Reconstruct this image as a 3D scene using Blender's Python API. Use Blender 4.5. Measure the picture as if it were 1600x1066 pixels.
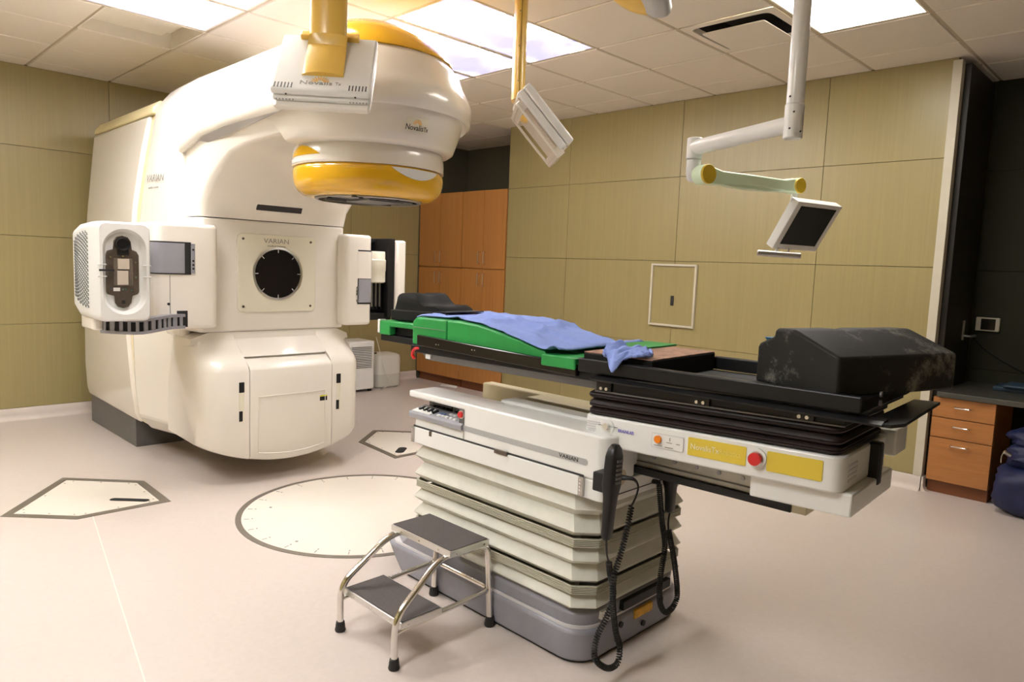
import bpy, bmesh, math, random
from mathutils import Vector, Matrix, noise
random.seed(7)
PI = math.pi
S = bpy.context.scene
for o in list(bpy.data.objects): bpy.data.objects.remove(o)
COL = S.collection

# ------------------------------------------------------------ camera, world, exposure
H = 2.885
CY, CP, CR = 0.7922, -0.1037, 0.0381
CAM = Vector((-5.04, -3.6904, H - 1.4663))
fwd = Vector((math.sin(CY)*math.cos(CP), math.cos(CY)*math.cos(CP), math.sin(CP)))
rt = Vector((math.cos(CY), -math.sin(CY), 0)); up = rt.cross(fwd)
r2 = rt*math.cos(CR) + up*math.sin(CR); u2 = -rt*math.sin(CR) + up*math.cos(CR)
cd = bpy.data.cameras.new('camera'); cam = bpy.data.objects.new('camera', cd); COL.objects.link(cam)
cam.matrix_world = Matrix(((r2.x, u2.x, -fwd.x, CAM.x), (r2.y, u2.y, -fwd.y, CAM.y), (r2.z, u2.z, -fwd.z, CAM.z), (0, 0, 0, 1)))
cd.sensor_width = 36; cd.lens = 1105.49/1600*36; cd.clip_start = .05
S.camera = cam
w = bpy.data.worlds.new('world'); S.world = w; w.use_nodes = True
w.node_tree.nodes['Background'].inputs[0].default_value = (.05, .05, .05, 1)
S.view_settings.view_transform = 'Standard'; S.view_settings.look = 'None'
S.view_settings.gamma = 1; S.view_settings.use_curve_mapping = False
S.view_settings.exposure = 0.27
L_TROF, L_SKY, L_RIGHT, L_OFF = 9.0, 52.0, 14.0, 27.0      # radiance of the ceiling lamps

# ------------------------------------------------------------ materials
MATS = {}
def mat(name, col, rough=.5, metal=0, spec=.5, coat=0, emit=None, es=0, var=.04, nscale=6, bump=0, bscale=200,
        grain=None, alpha=1, trans=0):
    if name in MATS: return MATS[name]
    m = bpy.data.materials.new(name); m.use_nodes = True; nt = m.node_tree; b = nt.nodes['Principled BSDF']
    b.inputs['Roughness'].default_value = rough; b.inputs['Metallic'].default_value = metal
    b.inputs['Specular IOR Level'].default_value = spec; b.inputs['Coat Weight'].default_value = coat
    b.inputs['Coat Roughness'].default_value = .08; b.inputs['Transmission Weight'].default_value = trans
    c = (*col, 1)
    b.inputs['Base Color'].default_value = c
    tc = nt.nodes.new('ShaderNodeTexCoord')
    if var or grain:
        mp = nt.nodes.new('ShaderNodeMapping'); nt.links.new(tc.outputs['Object'], mp.inputs[0])
        if grain: mp.inputs['Scale'].default_value = grain
        n = nt.nodes.new('ShaderNodeTexNoise'); n.inputs['Scale'].default_value = nscale; n.inputs['Detail'].default_value = 5
        n.inputs['Roughness'].default_value = .65
        nt.links.new(mp.outputs[0], n.inputs['Vector'])
        cr = nt.nodes.new('ShaderNodeValToRGB'); e = cr.color_ramp.elements
        e[0].position = .3; e[1].position = .7
        e[0].color = (*[max(0, x*(1-var)) for x in col], 1); e[1].color = (*[min(1, x*(1+var)) for x in col], 1)
        nt.links.new(n.outputs['Fac'], cr.inputs[0]); nt.links.new(cr.outputs[0], b.inputs['Base Color'])
    if bump:
        n2 = nt.nodes.new('ShaderNodeTexNoise'); n2.inputs['Scale'].default_value = bscale; n2.inputs['Detail'].default_value = 3
        nt.links.new(tc.outputs['Object'], n2.inputs['Vector'])
        bp = nt.nodes.new('ShaderNodeBump'); bp.inputs['Strength'].default_value = bump; bp.inputs['Distance'].default_value = .002
        nt.links.new(n2.outputs['Fac'], bp.inputs['Height']); nt.links.new(bp.outputs[0], b.inputs['Normal'])
    if emit: b.inputs['Emission Color'].default_value = (*emit, 1); b.inputs['Emission Strength'].default_value = es
    MATS[name] = m
    return m
def srgb(r, g, b): return tuple(((x/255)/12.92 if x/255 < .04045 else ((x/255+.055)/1.055)**2.4) for x in (r, g, b))

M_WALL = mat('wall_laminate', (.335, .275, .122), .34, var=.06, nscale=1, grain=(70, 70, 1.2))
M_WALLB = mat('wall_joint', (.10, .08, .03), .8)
M_DARKW = mat('entry_wall_shade', (.032, .032, .019), .7, spec=.2)  # entry wall: the gloom of the unlit recess is put into the colour
M_ALC = mat('alcove_tone', (.11, .105, .07), .6)  # even tone for the alcove walls, darker than the wall laminate
M_FLOOR = mat('vinyl_floor', (.62, .54, .49), .32, var=.03, nscale=40, bump=.03, bscale=60)
M_BASEB = mat('cove_vinyl', (.66, .58, .52), .4)
M_TILE = mat('ceiling_tile_mineral', (.80, .73, .63), .85, var=.03, nscale=90, bump=.25, bscale=300)
M_TBAR = mat('ceiling_bar_tan', (.50, .42, .30), .6)
M_TROFW = mat('troffer_enamel', (.86, .80, .68), .45)
M_LENS = mat('lamp_lens_warm', (.9, .9, .9), .5, emit=(1, .86, .66), es=L_TROF, var=0)
M_LENSR = mat('lamp_lens_white', (.9, .9, .9), .5, emit=(1, .95, .87), es=L_RIGHT, var=0)
M_LENSO = mat('lamp_lens_soft', (.9, .9, .9), .5, emit=(.97, .985, 1), es=L_OFF, var=0)
M_CREAM = mat('machine_enamel', (.84, .79, .71), .22, coat=.35, var=.01)
M_CREAM2 = mat('machine_panel_cream', (.80, .76, .62), .35, var=.01)
M_WHITE = mat('white_enamel', (.82, .82, .80), .28, coat=.2, var=.012)
M_BEIGE = mat('beige_enamel', (.60, .53, .36), .4, var=.02)
M_YELLOW = mat('yellow_gloss', (.84, .47, .015), .18, coat=.5, var=.02)
M_YELLOWC = mat('yellow_column_enamel', (.86, .56, .11), .3, coat=.2, var=.02)
M_LIGHTYEL = mat('pale_yellow_edge', (.82, .71, .42), .4)
M_STEEL = mat('steel_sheet', (.45, .44, .42), .3, metal=1, var=.05)
M_CHROME = mat('chrome_tube', (.80, .78, .75), .12, metal=1, var=.02)
M_ALU = mat('aluminium_edge', (.75, .74, .71), .3, metal=1, var=.03)
M_GREYD = mat('dark_grey_plinth', (.12, .115, .11), .45, var=.06)
M_GREY = mat('grey_plastic', (.30, .30, .33), .4, var=.04)
M_GREYB = mat('grey_couch_base', (.27, .27, .31), .38, var=.06, nscale=12)
M_GREYL = mat('grey_light_line', (.62, .60, .62), .4)
M_BLACK = mat('black_plastic', (.011, .0105, .011), .42, spec=.35, var=.1)
M_BLACKM = mat('black_matte', (.012, .012, .012), .7, var=.1)
M_BLACKG = mat('black_glass', (.012, .010, .010), .12, var=0)
M_CARBON = mat('black_couch_panel', (.010, .010, .011), .38, spec=.3, var=.15, nscale=20)
M_BRBEL = mat('brown_black_bellows', (.020, .013, .012), .55, spec=.3, var=.12)
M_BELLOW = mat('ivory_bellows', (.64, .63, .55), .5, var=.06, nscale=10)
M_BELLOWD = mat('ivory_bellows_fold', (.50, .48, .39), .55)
M_GREEN = mat('green_vinyl', (.02, .30, .065), .42, var=.10, nscale=8)
M_GREENL = mat('pale_green_foam', (.22, .48, .28), .7)
M_BLUE = mat('blue_cotton', (.24, .33, .72), .85, var=.06, nscale=30, bump=.25, bscale=900)
M_PAD = mat('brown_red_pad', (.34, .19, .13), .6, var=.45, nscale=26)
M_FOAM = mat('black_vinyl_foam', (.011, .011, .010), .65, spec=.18, var=.3, nscale=5, bump=.2, bscale=120)
M_TREAD = mat('black_rubber_tread', (.095, .082, .080), .8, var=.2, nscale=150, bump=.5, bscale=700)
M_RUBBER = mat('black_rubber', (.015, .014, .014), .6, var=.1)
M_WOOD = mat('cherry_laminate', (.46, .20, .055), .38, var=.10, nscale=1, grain=(45, 45, 1.1))
M_WOODH = mat('cherry_laminate_drawer', (.44, .18, .05), .38, var=.12, nscale=1, grain=(45, 3, 45))
M_WOODD = mat('cherry_plinth', (.20, .062, .016), .45, var=.1)
M_DESK = mat('dark_worktop', (.07, .068, .055), .3, var=.08)
M_NAVY = mat('navy_nylon', (.008, .013, .06), .55, var=.25, nscale=14, bump=.3, bscale=60)
M_HATCH = mat('cream_hatch_sheet', (.78, .715, .63), .3, var=.02)
M_HRIM = mat('hatch_rim_metal', (.28, .25, .21), .4, metal=.6, var=.08)
M_RED = mat('red_button', (.65, .02, .02), .3, var=0)
M_ORANGE = mat('orange_button', (.9, .25, .01), .3, var=0)
M_YLABEL = mat('yellow_label', (.72, .54, .05), .45, var=.02)
M_INK = mat('grey_ink', (.26, .25, .23), .5, var=0)
M_INKB = mat('black_ink', (.03, .03, .03), .5, var=0)
M_INKL = mat('pale_ink', (.88, .80, .55), .5, var=0)
M_INKBL = mat('violet_ink', (.12, .10, .55), .5, var=0)
M_SUN = mat('sun_logo_orange', (.95, .55, .12), .5, var=0)
M_BROWN = mat('brown_metal', (.13, .10, .08), .35, metal=.5, var=.2, nscale=20)
M_TAN = mat('tan_block', (.55, .48, .40), .45)
M_MINT = mat('mint_enamel', (.74, .90, .66), .3, coat=.2, var=.01)
M_MUST = mat('mustard_cap', (.62, .42, .03), .35, var=.05)
M_SCREEN = mat('dark_screen', (.018, .020, .014), .25, var=0)
M_MILK = mat('milky_plastic', (.70, .69, .62), .35, var=.02)
M_TRIM = mat('white_trim', (.60, .56, .45), .45)
M_JUGD = mat('milky_plastic_filled', (.56, .56, .49), .35, var=.02)
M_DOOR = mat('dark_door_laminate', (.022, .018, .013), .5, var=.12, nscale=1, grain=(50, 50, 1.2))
M_BLUED = mat('dim_blue_cover', (.03, .06, .10), .6)

def mat_sky():
    m = bpy.data.materials.new('printed_sky_lens'); m.use_nodes = True; nt = m.node_tree; b = nt.nodes['Principled BSDF']
    tc = nt.nodes.new('ShaderNodeTexCoord'); n = nt.nodes.new('ShaderNodeTexNoise')
    n.inputs['Scale'].default_value = 2.1; n.inputs['Detail'].default_value = 7; n.inputs['Roughness'].default_value = .6
    n.inputs['Distortion'].default_value = .35
    nt.links.new(tc.outputs['Object'], n.inputs['Vector'])
    cr = nt.nodes.new('ShaderNodeValToRGB'); e = cr.color_ramp.elements
    e[0].position = .455; e[0].color = (.006, .0065, .024, 1); e[1].position = .60; e[1].color = (1, .95, .88, 1)
    k = e.new(.525); k.color = (.015, .0155, .026, 1)
    nt.links.new(n.outputs['Fac'], cr.inputs[0]); nt.links.new(cr.outputs[0], b.inputs['Emission Color'])
    b.inputs['Emission Strength'].default_value = L_SKY; b.inputs['Base Color'].default_value = (.8, .8, .8, 1)
    return m
M_SKY = mat_sky()
def mat_streak(name, base, streak, thr, scale):
    m = bpy.data.materials.new(name); m.use_nodes = True; nt = m.node_tree; b = nt.nodes['Principled BSDF']
    b.inputs['Roughness'].default_value = .6; b.inputs['Specular IOR Level'].default_value = .3
    tc = nt.nodes.new('ShaderNodeTexCoord')
    a = nt.nodes.new('ShaderNodeTexNoise'); a.inputs['Scale'].default_value = scale; a.inputs['Detail'].default_value = 8; a.inputs['Roughness'].default_value = .8
    c = nt.nodes.new('ShaderNodeTexNoise'); c.inputs['Scale'].default_value = scale*.22; c.inputs['Detail'].default_value = 2
    mu = nt.nodes.new('ShaderNodeMath'); mu.operation = 'MULTIPLY'
    for q in (a, c): nt.links.new(tc.outputs['Object'], q.inputs['Vector'])
    nt.links.new(a.outputs['Fac'], mu.inputs[0]); nt.links.new(c.outputs['Fac'], mu.inputs[1])
    cr = nt.nodes.new('ShaderNodeValToRGB'); e = cr.color_ramp.elements
    e[0].position = thr; e[0].color = (*base, 1); e[1].position = thr+.10; e[1].color = (*streak, 1)
    nt.links.new(mu.outputs[0], cr.inputs[0]); nt.links.new(cr.outputs[0], b.inputs['Base Color'])
    return m
M_WORN = mat_streak('worn_black_vinyl', (.011, .011, .010), (.15, .15, .13), 0.268, 24)

# ------------------------------------------------------------ mesh helpers
def box(bm, x0, x1, y0, y1, z0, z1):
    v = [bm.verts.new(p) for p in ((x0,y0,z0),(x1,y0,z0),(x1,y1,z0),(x0,y1,z0),(x0,y0,z1),(x1,y0,z1),(x1,y1,z1),(x0,y1,z1))]
    for f in ((3,2,1,0),(4,5,6,7),(0,1,5,4),(1,2,6,5),(2,3,7,6),(3,0,4,7)): bm.faces.new([v[i] for i in f])
    return bm
def obox(bm, c, ax, ay, az, hx, hy, hz):
    """box with its own axes"""
    c, ax, ay, az = map(Vector, (c, ax, ay, az)); n = len(bm.verts)
    t = bmesh.new(); box(t, -hx, hx, -hy, hy, -hz, hz)
    M = Matrix((ax, ay, az)).transposed().to_4x4(); M.translation = c
    t.transform(M); merge(bm, t); return bm
def merge(bm, t):
    me = bpy.data.meshes.new('t'); t.to_mesh(me); t.free(); bm.from_mesh(me); bpy.data.meshes.remove(me); return bm
def loft(bm, loops, close=True, cap0=True, cap1=True):
    R = [[bm.verts.new(p) for p in l] for l in loops]; n = len(R[0])
    for a, b in zip(R[:-1], R[1:]):
        for i in range(n if close else n-1):
            j = (i+1) % n
            try: bm.faces.new((a[i], a[j], b[j], b[i]))
            except ValueError: pass
    if close and cap0: bm.faces.new(R[0][::-1])
    if close and cap1: bm.faces.new(R[-1])
    return bm
def prism(bm, pts, a0, a1, axis='x'):
    f = {'x': lambda p, a: (a, p[0], p[1]), 'y': lambda p, a: (p[0], a, p[1]), 'z': lambda p, a: (p[0], p[1], a)}[axis]
    return loft(bm, [[f(p, a0) for p in pts], [f(p, a1) for p in pts]])
def cyl(bm, p0, p1, r0, r1=None, seg=24, cap=True):
    p0, p1 = Vector(p0), Vector(p1); d = (p1-p0).normalized(); r1 = r0 if r1 is None else r1
    a = d.orthogonal().normalized(); b = d.cross(a)
    L = [[p + (a*math.cos(t)+b*math.sin(t))*r for t in [2*PI*i/seg for i in range(seg)]] for p, r in ((p0, r0), (p1, r1))]
    return loft(bm, L, True, cap, cap)
def lathe(bm, prof, c=(0,0,0), d=(0,0,1), seg=48):
    c = Vector(c); d = Vector(d).normalized(); a = Vector((1,0,0)) if abs(d.z) > .9 else d.orthogonal().normalized(); b = d.cross(a)
    return loft(bm, [[c + d*z + (a*math.cos(t)+b*math.sin(t))*max(r, 1e-4) for t in [2*PI*i/seg for i in range(seg)]] for r, z in prof])
def smooth_path(pts, n=8):
    P = [Vector(p) for p in pts]; out = []
    for i in range(len(P)-1):
        p0 = P[max(i-1, 0)]; p1 = P[i]; p2 = P[i+1]; p3 = P[min(i+2, len(P)-1)]
        for k in range(n):
            t = k/n
            out.append(.5*((2*p1)+(p2-p0)*t+(2*p0-5*p1+4*p2-p3)*t*t+(3*p1-p0-3*p2+p3)*t**3))
    out.append(P[-1]); return out
def fillet_path(pts, r, n=6):
    P = [Vector(p) for p in pts]; out = [P[0]]
    for i in range(1, len(P)-1):
        a = (P[i-1]-P[i]); b = (P[i+1]-P[i]); k = min(r, a.length*.49, b.length*.49)
        s, e = P[i]+a.normalized()*k, P[i]+b.normalized()*k
        for t in range(n+1):
            u = t/n; out.append(s*(1-u)**2 + P[i]*2*u*(1-u) + e*u*u)
    out.append(P[-1]); return out
def tube(bm, path, r, seg=10, cap=True):
    P = [Vector(p) for p in path]; loops = []
    t = (P[1]-P[0]).normalized(); a = t.orthogonal().normalized()
    for i, p in enumerate(P):
        d = (P[min(i+1, len(P)-1)] - P[max(i-1, 0)])
        if d.length < 1e-9: d = t
        d.normalize(); a = (a - d*a.dot(d)); a = a.normalized() if a.length > 1e-6 else d.orthogonal().normalized(); b = d.cross(a)
        rr = r(i/(len(P)-1)) if callable(r) else r
        loops.append([p + (a*math.cos(k)+b*math.sin(k))*rr for k in [2*PI*j/seg for j in range(seg)]])
    return loft(bm, loops, True, cap, cap)
def rrect(x0, x1, y0, y1, r, n=5):
    o = []
    for cx, cy, a in ((x1-r, y1-r, 0), (x0+r, y1-r, 1), (x0+r, y0+r, 2), (x1-r, y0+r, 3)):
        for i in range(n+1):
            t = (a + i/n)*PI/2; o.append((cx+r*math.cos(t), cy+r*math.sin(t)))
    return o
def WM(o):
    m = o.matrix_basis.copy(); p = o.parent
    return (WM(p) @ m) if p else m
def obj(name, bm, m, parent=None, smooth=40, bev=0, seg=2, sub=0, M=None):
    if M is not None: bm.transform(M)
    bmesh.ops.recalc_face_normals(bm, faces=bm.faces[:])
    me = bpy.data.meshes.new(name)
    if parent is not None: bm.transform(WM(parent).inverted())
    org = None
    if parent is None and bm.verts:
        lo = [min(v.co[i] for v in bm.verts) for i in range(3)]; hi = [max(v.co[i] for v in bm.verts) for i in range(3)]
        org = Vector(((lo[0]+hi[0])/2, (lo[1]+hi[1])/2, lo[2])); bm.transform(Matrix.Translation(-org))
    bm.to_mesh(me); bm.free()
    o = bpy.data.objects.new(name, me); COL.objects.link(o); me.materials.append(m)
    if org is not None: o.location = org
    if parent is not None: o.parent = parent
    if smooth:
        for p in me.polygons: p.use_smooth = True
        me.set_sharp_from_angle(angle=math.radians(smooth))
    if bev:
        b = o.modifiers.new('bevel', 'BEVEL'); b.width = bev; b.segments = seg; b.limit_method = 'ANGLE'; b.angle_limit = math.radians(35)
        b.harden_normals = False
    if sub:
        s = o.modifiers.new('sub', 'SUBSURF'); s.levels = sub; s.render_levels = sub
    return o
def tag(o, label, cat, group=None, kind=None):
    if label: o['label'] = label
    if cat: o['category'] = cat
    if group: o['group'] = group
    if kind: o['kind'] = kind
    return o
def thing(name, loc, label, cat, group=None, rotz=0):
    o = bpy.data.objects.new(name, None); COL.objects.link(o); o.location = loc; o.rotation_euler = (0, 0, rotz); o.empty_display_size = .1
    return tag(o, label, cat, group)
def struct(name, bm, m, smooth=0, bev=0):
    o = obj(name, bm, m, None, smooth, bev); o['kind'] = 'structure'; return o
def sroot(name, loc):
    o = bpy.data.objects.new(name, None); COL.objects.link(o); o.location = loc; o['kind'] = 'structure'; return o
def copy_tree(o, parent=None):
    c = o.copy(); COL.objects.link(c)
    if parent is not None: c.parent = parent
    for ch in list(o.children): copy_tree(ch, c)
    return c
def B(): return bmesh.new()
def text(s, size, org, xd, yd, m, parent, name='lettering', ext=.0006, sx=1, align='CENTER', shear=0):
    cu = bpy.data.curves.new('txt', 'FONT'); cu.body = s; cu.size = size; cu.extrude = ext; cu.align_x = align; cu.align_y = 'CENTER'; cu.shear = shear
    cu.resolution_u = 2
    t = bpy.data.objects.new('txt', cu); COL.objects.link(t)
    me = bpy.data.meshes.new_from_object(t); bpy.data.objects.remove(t); bpy.data.curves.remove(cu)
    xd, yd = Vector(xd).normalized(), Vector(yd).normalized(); zd = xd.cross(yd).normalized(); yd = zd.cross(xd)
    Mx = Matrix((xd*sx, yd, zd)).transposed().to_4x4(); Mx.translation = Vector(org)
    bm = bmesh.new(); bm.from_mesh(me); bpy.data.meshes.remove(me)
    return obj(name, bm, m, parent, 0, M=Mx)
def sun_logo(org, xd, yd, r, parent, m=None):
    xd, yd = Vector(xd).normalized(), Vector(yd).normalized(); zd = xd.cross(yd); org = Vector(org); bm = B()
    for i in range(9):
        a = PI*(i+.5)/9
        d = xd*math.cos(a)+yd*math.sin(a); e = d.cross(zd)
        q = [org+d*r*.35+e*r*.05, org+d*r+e*r*.09, org+d*r-e*r*.05, org+d*r*.35-e*r*.05]
        loft(bm, [[p for p in q], [p+zd*.0008 for p in q]])
    return obj('sun_emblem', bm, m or M_SUN, parent, 0)

# ============================================================ ROOM
T = .61
XW = .335; YB = 3.28; XL = -6.9; YF = -6.2
# floor
fl = struct('floor', box(B(), XL, 2.6, YF, YB+.2, -.08, 0), M_FLOOR)
def floor_child(name, bm, m): return obj(name, bm, m, fl, 0)
bm = B()
d = (Vector((-4.21, -1.02, 0)) - Vector((-3.93, .30, 0))).normalized()
for p0, p1 in (((-3.85, 1.2), (-4.62, -3.2)),):
    a, b = Vector((*p0, 0)), Vector((*p1, 0)); e = (b-a).normalized().cross(Vector((0, 0, 1)))*.0025
    q = [a+e, b+e, b-e, a-e]; loft(bm, [q, [p+Vector((0, 0, .0008)) for p in q]])
floor_child('weld_seam', bm, M_HATCH)
# right wall
def wall_panels(parent, axis, fixed, thick, cuts, zc, m=M_WALL, gap=.0035):
    for a, b in zip(cuts[:-1], cuts[1:]):
        for z0, z1 in zip(zc[:-1], zc[1:]):
            bm = B(); lo, hi = min(a, b)+gap/2, max(a, b)-gap/2
            if axis == 'x': box(bm, fixed, fixed+thick, lo, hi, z0+gap/2, z1-gap/2)
            else: box(bm, lo, hi, fixed, fixed+thick, z0+gap/2, z1-gap/2)
            obj('wall_panel', bm, m, parent, 0, bev=.0012, seg=1)
ZC = [.1, .80, 1.525, 2.245, H]
wr = struct('wall_right', box(B(), XW+.012, XW+.09, -2.36, 1.75, 0, H+.1), M_WALLB)
wall_panels(wr, 'x', XW, .012, [-2.36, -1.545, -.335, .905, 1.75], ZC)
wb = struct('wall_back', box(B(), XL, 1.2, YB+.012, YB+.12, 0, H+.1), M_WALLB)
xs = [-3.06+1.22*i for i in range(-3, 4)]
wall_panels(wb, 'y', YB, .012, [XL]+[x for x in xs if XL < x < XW]+[XW], ZC)
bmw = B(); box(bmw, XW, 1.10, YB-.001, YB+.02, 0, H); obj('alcove_sheet', bmw, M_ALC, wb, 0)  # thin darker sheet over the back wall inside the alcove
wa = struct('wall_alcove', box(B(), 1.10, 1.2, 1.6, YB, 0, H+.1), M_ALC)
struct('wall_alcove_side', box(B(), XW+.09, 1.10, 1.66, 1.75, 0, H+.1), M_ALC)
wl = struct('wall_left', box(B(), XL-.1, XL-.012, YF, YB, 0, H+.1), M_WALLB)
wall_panels(wl, 'x', XL-.012, .012, [YF+.02+1.22*i for i in range(8)]+[YB], ZC)
wf = struct('wall_front', box(B(), XL, 2.6, YF-.1, YF-.012, 0, H+.1), M_WALLB)
wall_panels(wf, 'y', YF-.012, .012, [XL+1.22*i for i in range(8)]+[2.6], ZC)
# entry recess at right
we = struct('wall_entry', box(B(), 1.13, 1.25, YF, -2.36, 0, H+.1), M_WALLB)
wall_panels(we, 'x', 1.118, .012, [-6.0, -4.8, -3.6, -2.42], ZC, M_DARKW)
# dark door in the recess side
dr = sroot('door_1', (.75, -2.37, 0))
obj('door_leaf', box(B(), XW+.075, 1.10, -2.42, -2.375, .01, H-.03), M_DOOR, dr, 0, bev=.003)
bm = B(); box(bm, .86, .885, -2.43, -2.42, 1.02, 1.16); tube(bm, fillet_path([(.872, -2.42, 1.05), (.872, -2.475, 1.05), (1.0, -2.475, 1.05)], .02), .009)
obj('door_handle', bm, M_STEEL, dr)
# trims
struct('trim_1', box(B(), XW-.012, XW+.06, -2.385, -2.33, .1, H-.02), M_TRIM, bev=.002)
def cove(name, pts, hgt=.1, th=.012):
    bm = B(); prof = [(0, 0), (.045, 0), (.028, .006), (.016, .022), (th, .045), (th, hgt-.004), (th-.004, hgt), (0, hgt)]
    for (a, b, n) in pts:
        a, b, n = Vector(a), Vector(b), Vector(n)
        loft(bm, [[p+n*q[0]+Vector((0, 0, q[1])) for q in prof] for p in (a, b)])
    o = obj(name, bm, M_BASEB, None, 50); o['kind'] = 'structure'
cove('baseboard_right', [((XW, 1.75, 0), (XW, -2.38, 0), (-1, 0, 0))])
cove('baseboard_back', [((XL, YB, 0), (XW, YB, 0), (0, -1, 0))])
cove('baseboard_left', [((XL, YF, 0), (XL, YB, 0), (1, 0, 0))])
cove('baseboard_entry', [((XW+.06, -2.385, 0), (XW-.01, -2.385, 0), (0, -1, 0))])

# ceiling -----------------------------------------------------
ce = struct('ceiling', box(B(), XL-.1, 2.6, YF-.1, YB+.2, H+.24, H+.30), M_TILE)
holes = {}
def hole(v0, v1, u0, u1):
    for v in range(v0, v1):
        for u in range(u0, u1): holes[(v, u)] = 1
SKY = [(2, 4, 0, 1), (2, 4, -1, 0), (2, 4, -2, -1), (5, 7, -2, -1), (5, 7, -1, 0), (5, 7, 0, 1)]
TROF = (5, 6, -3, -2); RIGHTL = (1, 3, 3, 4)
OFFL = [(8, 10, 3, 4), (8, 10, -2, -1)]
for h in SKY+[TROF, RIGHTL]+OFFL: hole(*h)
hole(1, 2, 2, 3)
tile_me = None
vmin, vmax = -4, 11; umin, umax = -6, 10
for v in range(vmin, vmax+1):
    for u in range(umin, umax+1):
        if (v, u) in holes: continue
        # cell spans X from -(v+1)T to -vT, Y from -(u+1)T to -uT
        x0, x1, y0, y1 = -(v+1)*T, -v*T, -(u+1)*T, -u*T
        x0, x1, y0, y1 = max(x0, XL), min(x1, 2.5), max(y0, YF), min(y1, YB+.05)
        inside = x0 < XW or y0 < -2.3 or y1 > 1.7
        if x1-x0 < .05 or y1-y0 < .05 or not inside or (x0 > 1.15): continue
        g = .009
        full = abs(x1-x0-T) < .001 and abs(y1-y0-T) < .001
        if full and tile_me is not None:
            o = bpy.data.objects.new('ceiling_tile', tile_me); COL.objects.link(o); o.parent = ce
            o.location = Vector(((x0+x1)/2, (y0+y1)/2, H)) - ce.location
            continue
        cx, cy = (x0+x1)/2, (y0+y1)/2; hx, hy = (x1-x0)/2-g, (y1-y0)/2-g
        bm = B(); loft(bm, [[(sx*(hx-i), sy*(hy-i), z) for sx, sy in ((-1, -1), (1, -1), (1, 1), (-1, 1))] for i, z in ((.006, 0), (0, .006), (0, .02))])
        bmesh.ops.recalc_face_normals(bm, faces=bm.faces[:])
        me = bpy.data.meshes.new('ceiling_tile'); bm.to_mesh(me); bm.free(); me.materials.append(M_TILE)
        o = bpy.data.objects.new('ceiling_tile', me); COL.objects.link(o); o.parent = ce; o.location = Vector((cx, cy, H)) - ce.location
        if full: tile_me = me
bm = B()
def in_hole_edge(v, u): return holes.get((v, u))
for u in range(umin, umax+2):            # main bars run along X
    y = -u*T
    if YF < y < YB:
        for v in range(vmin, vmax+1):
            if holes.get((v, u)) and holes.get((v, u-1)) and not (v, u, 'sky') in holes:
                if not any(h[0] <= v < h[1] and (u == h[2] or u == h[3]) for h in SKY+[TROF, RIGHTL]+OFFL): continue
            x0, x1 = -(v+1)*T, -v*T
            if x0 > 1.1: continue
            box(bm, x0, x1, y-.012, y+.012, H+.006, H+.012)
obj('ceiling_bar', bm, M_TBAR, ce, 0)['kind'] = 'stuff'
bm = B()
for v in range(vmin, vmax+2):
    x = -v*T
    if XL < x < 1.2:
        for u in range(umin, umax+1):
            if any(h[2] <= u < h[3] and h[0] < v < h[1] for h in SKY+[TROF, RIGHTL]+OFFL): continue
            box(bm, x-.012, x+.012, -(u+1)*T, -u*T, H+.007, H+.013)
obj('ceiling_cross_bar', bm, M_TBAR, ce, 0)['kind'] = 'stuff'

def cell(h): return -h[1]*T, -h[0]*T, -h[3]*T, -h[2]*T
def frame_ring(bm, x0, x1, y0, y1, wd, z0, z1):
    for a in ((x0, x1, y0, y0+wd), (x0, x1, y1-wd, y1), (x0, x0+wd, y0+wd, y1-wd), (x1-wd, x1, y0+wd, y1-wd)): box(bm, *a, z0, z1)
def ceil_light(h, label, mlens, dep, step, name='ceiling_light', group=None):
    x0, x1, y0, y1 = cell(h); g = .012
    t = thing(name, ((x0+x1)/2, (y0+y1)/2, H+.004), label, 'light', group)
    x0 += g; x1 -= g; y0 += g; y1 -= g
    bm = B(); frame_ring(bm, x0, x1, y0, y1, .012, H+.004, H+dep+.02)
    if step: frame_ring(bm, x0+.012, x1-.012, y0+.012, y1-.012, step, H+dep*.5, H+dep+.02)
    obj('frame', bm, M_TROFW, t, 0)
    s = .012+step
    obj('diffuser', box(B(), x0+s, x1-s, y0+s, y1-s, H+dep, H+dep+.015), mlens, t, 0)
    return t
x0, x1, y0, y1 = cell(TROF)
t = thing('ceiling_recess', ((x0+x1)/2, (y0+y1)/2, H), 'open stepped recess in the ceiling where one tile is missing', 'ceiling recess')
bm = B(); frame_ring(bm, x0+.004, x1-.004, y0+.004, y1-.004, .012, H+.002, H+.11); obj('frame', bm, M_TROFW, t, 0)
obj('inner_step', box(B(), x0+.016, x1-.11, y0+.016, y1-.10, H+.055, H+.12), M_TROFW, t, 0)
obj('recess_top', box(B(), x0+.004, x1-.004, y0+.004, y1-.004, H+.11, H+.12), M_TROFW, t, 0)
ceil_light(RIGHTL, 'bright flat ceiling light panel beside the hanging monitor pole', M_LENSR, .012, 0)
for h, q in zip(OFFL, ('ceiling over the open floor at far left', 'left ceiling toward the back wall')):
    ceil_light(h, 'recessed ceiling light panel in the '+q, M_LENSO, .13, .0)
for h, q in zip(SKY, ('nearest the two hanging detectors', 'middle of the three right of the yellow dome', 'farthest, almost hidden behind the white machine head',
        'beside the open ceiling recess at the top left', 'second from the open ceiling recess at left', 'third from the open ceiling recess, above the left side of the machine')):
    ceil_light(h, 'glowing printed cloud sky ceiling panel, '+q, M_SKY, .006, 0, 'sky_ceiling_panel')
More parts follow.
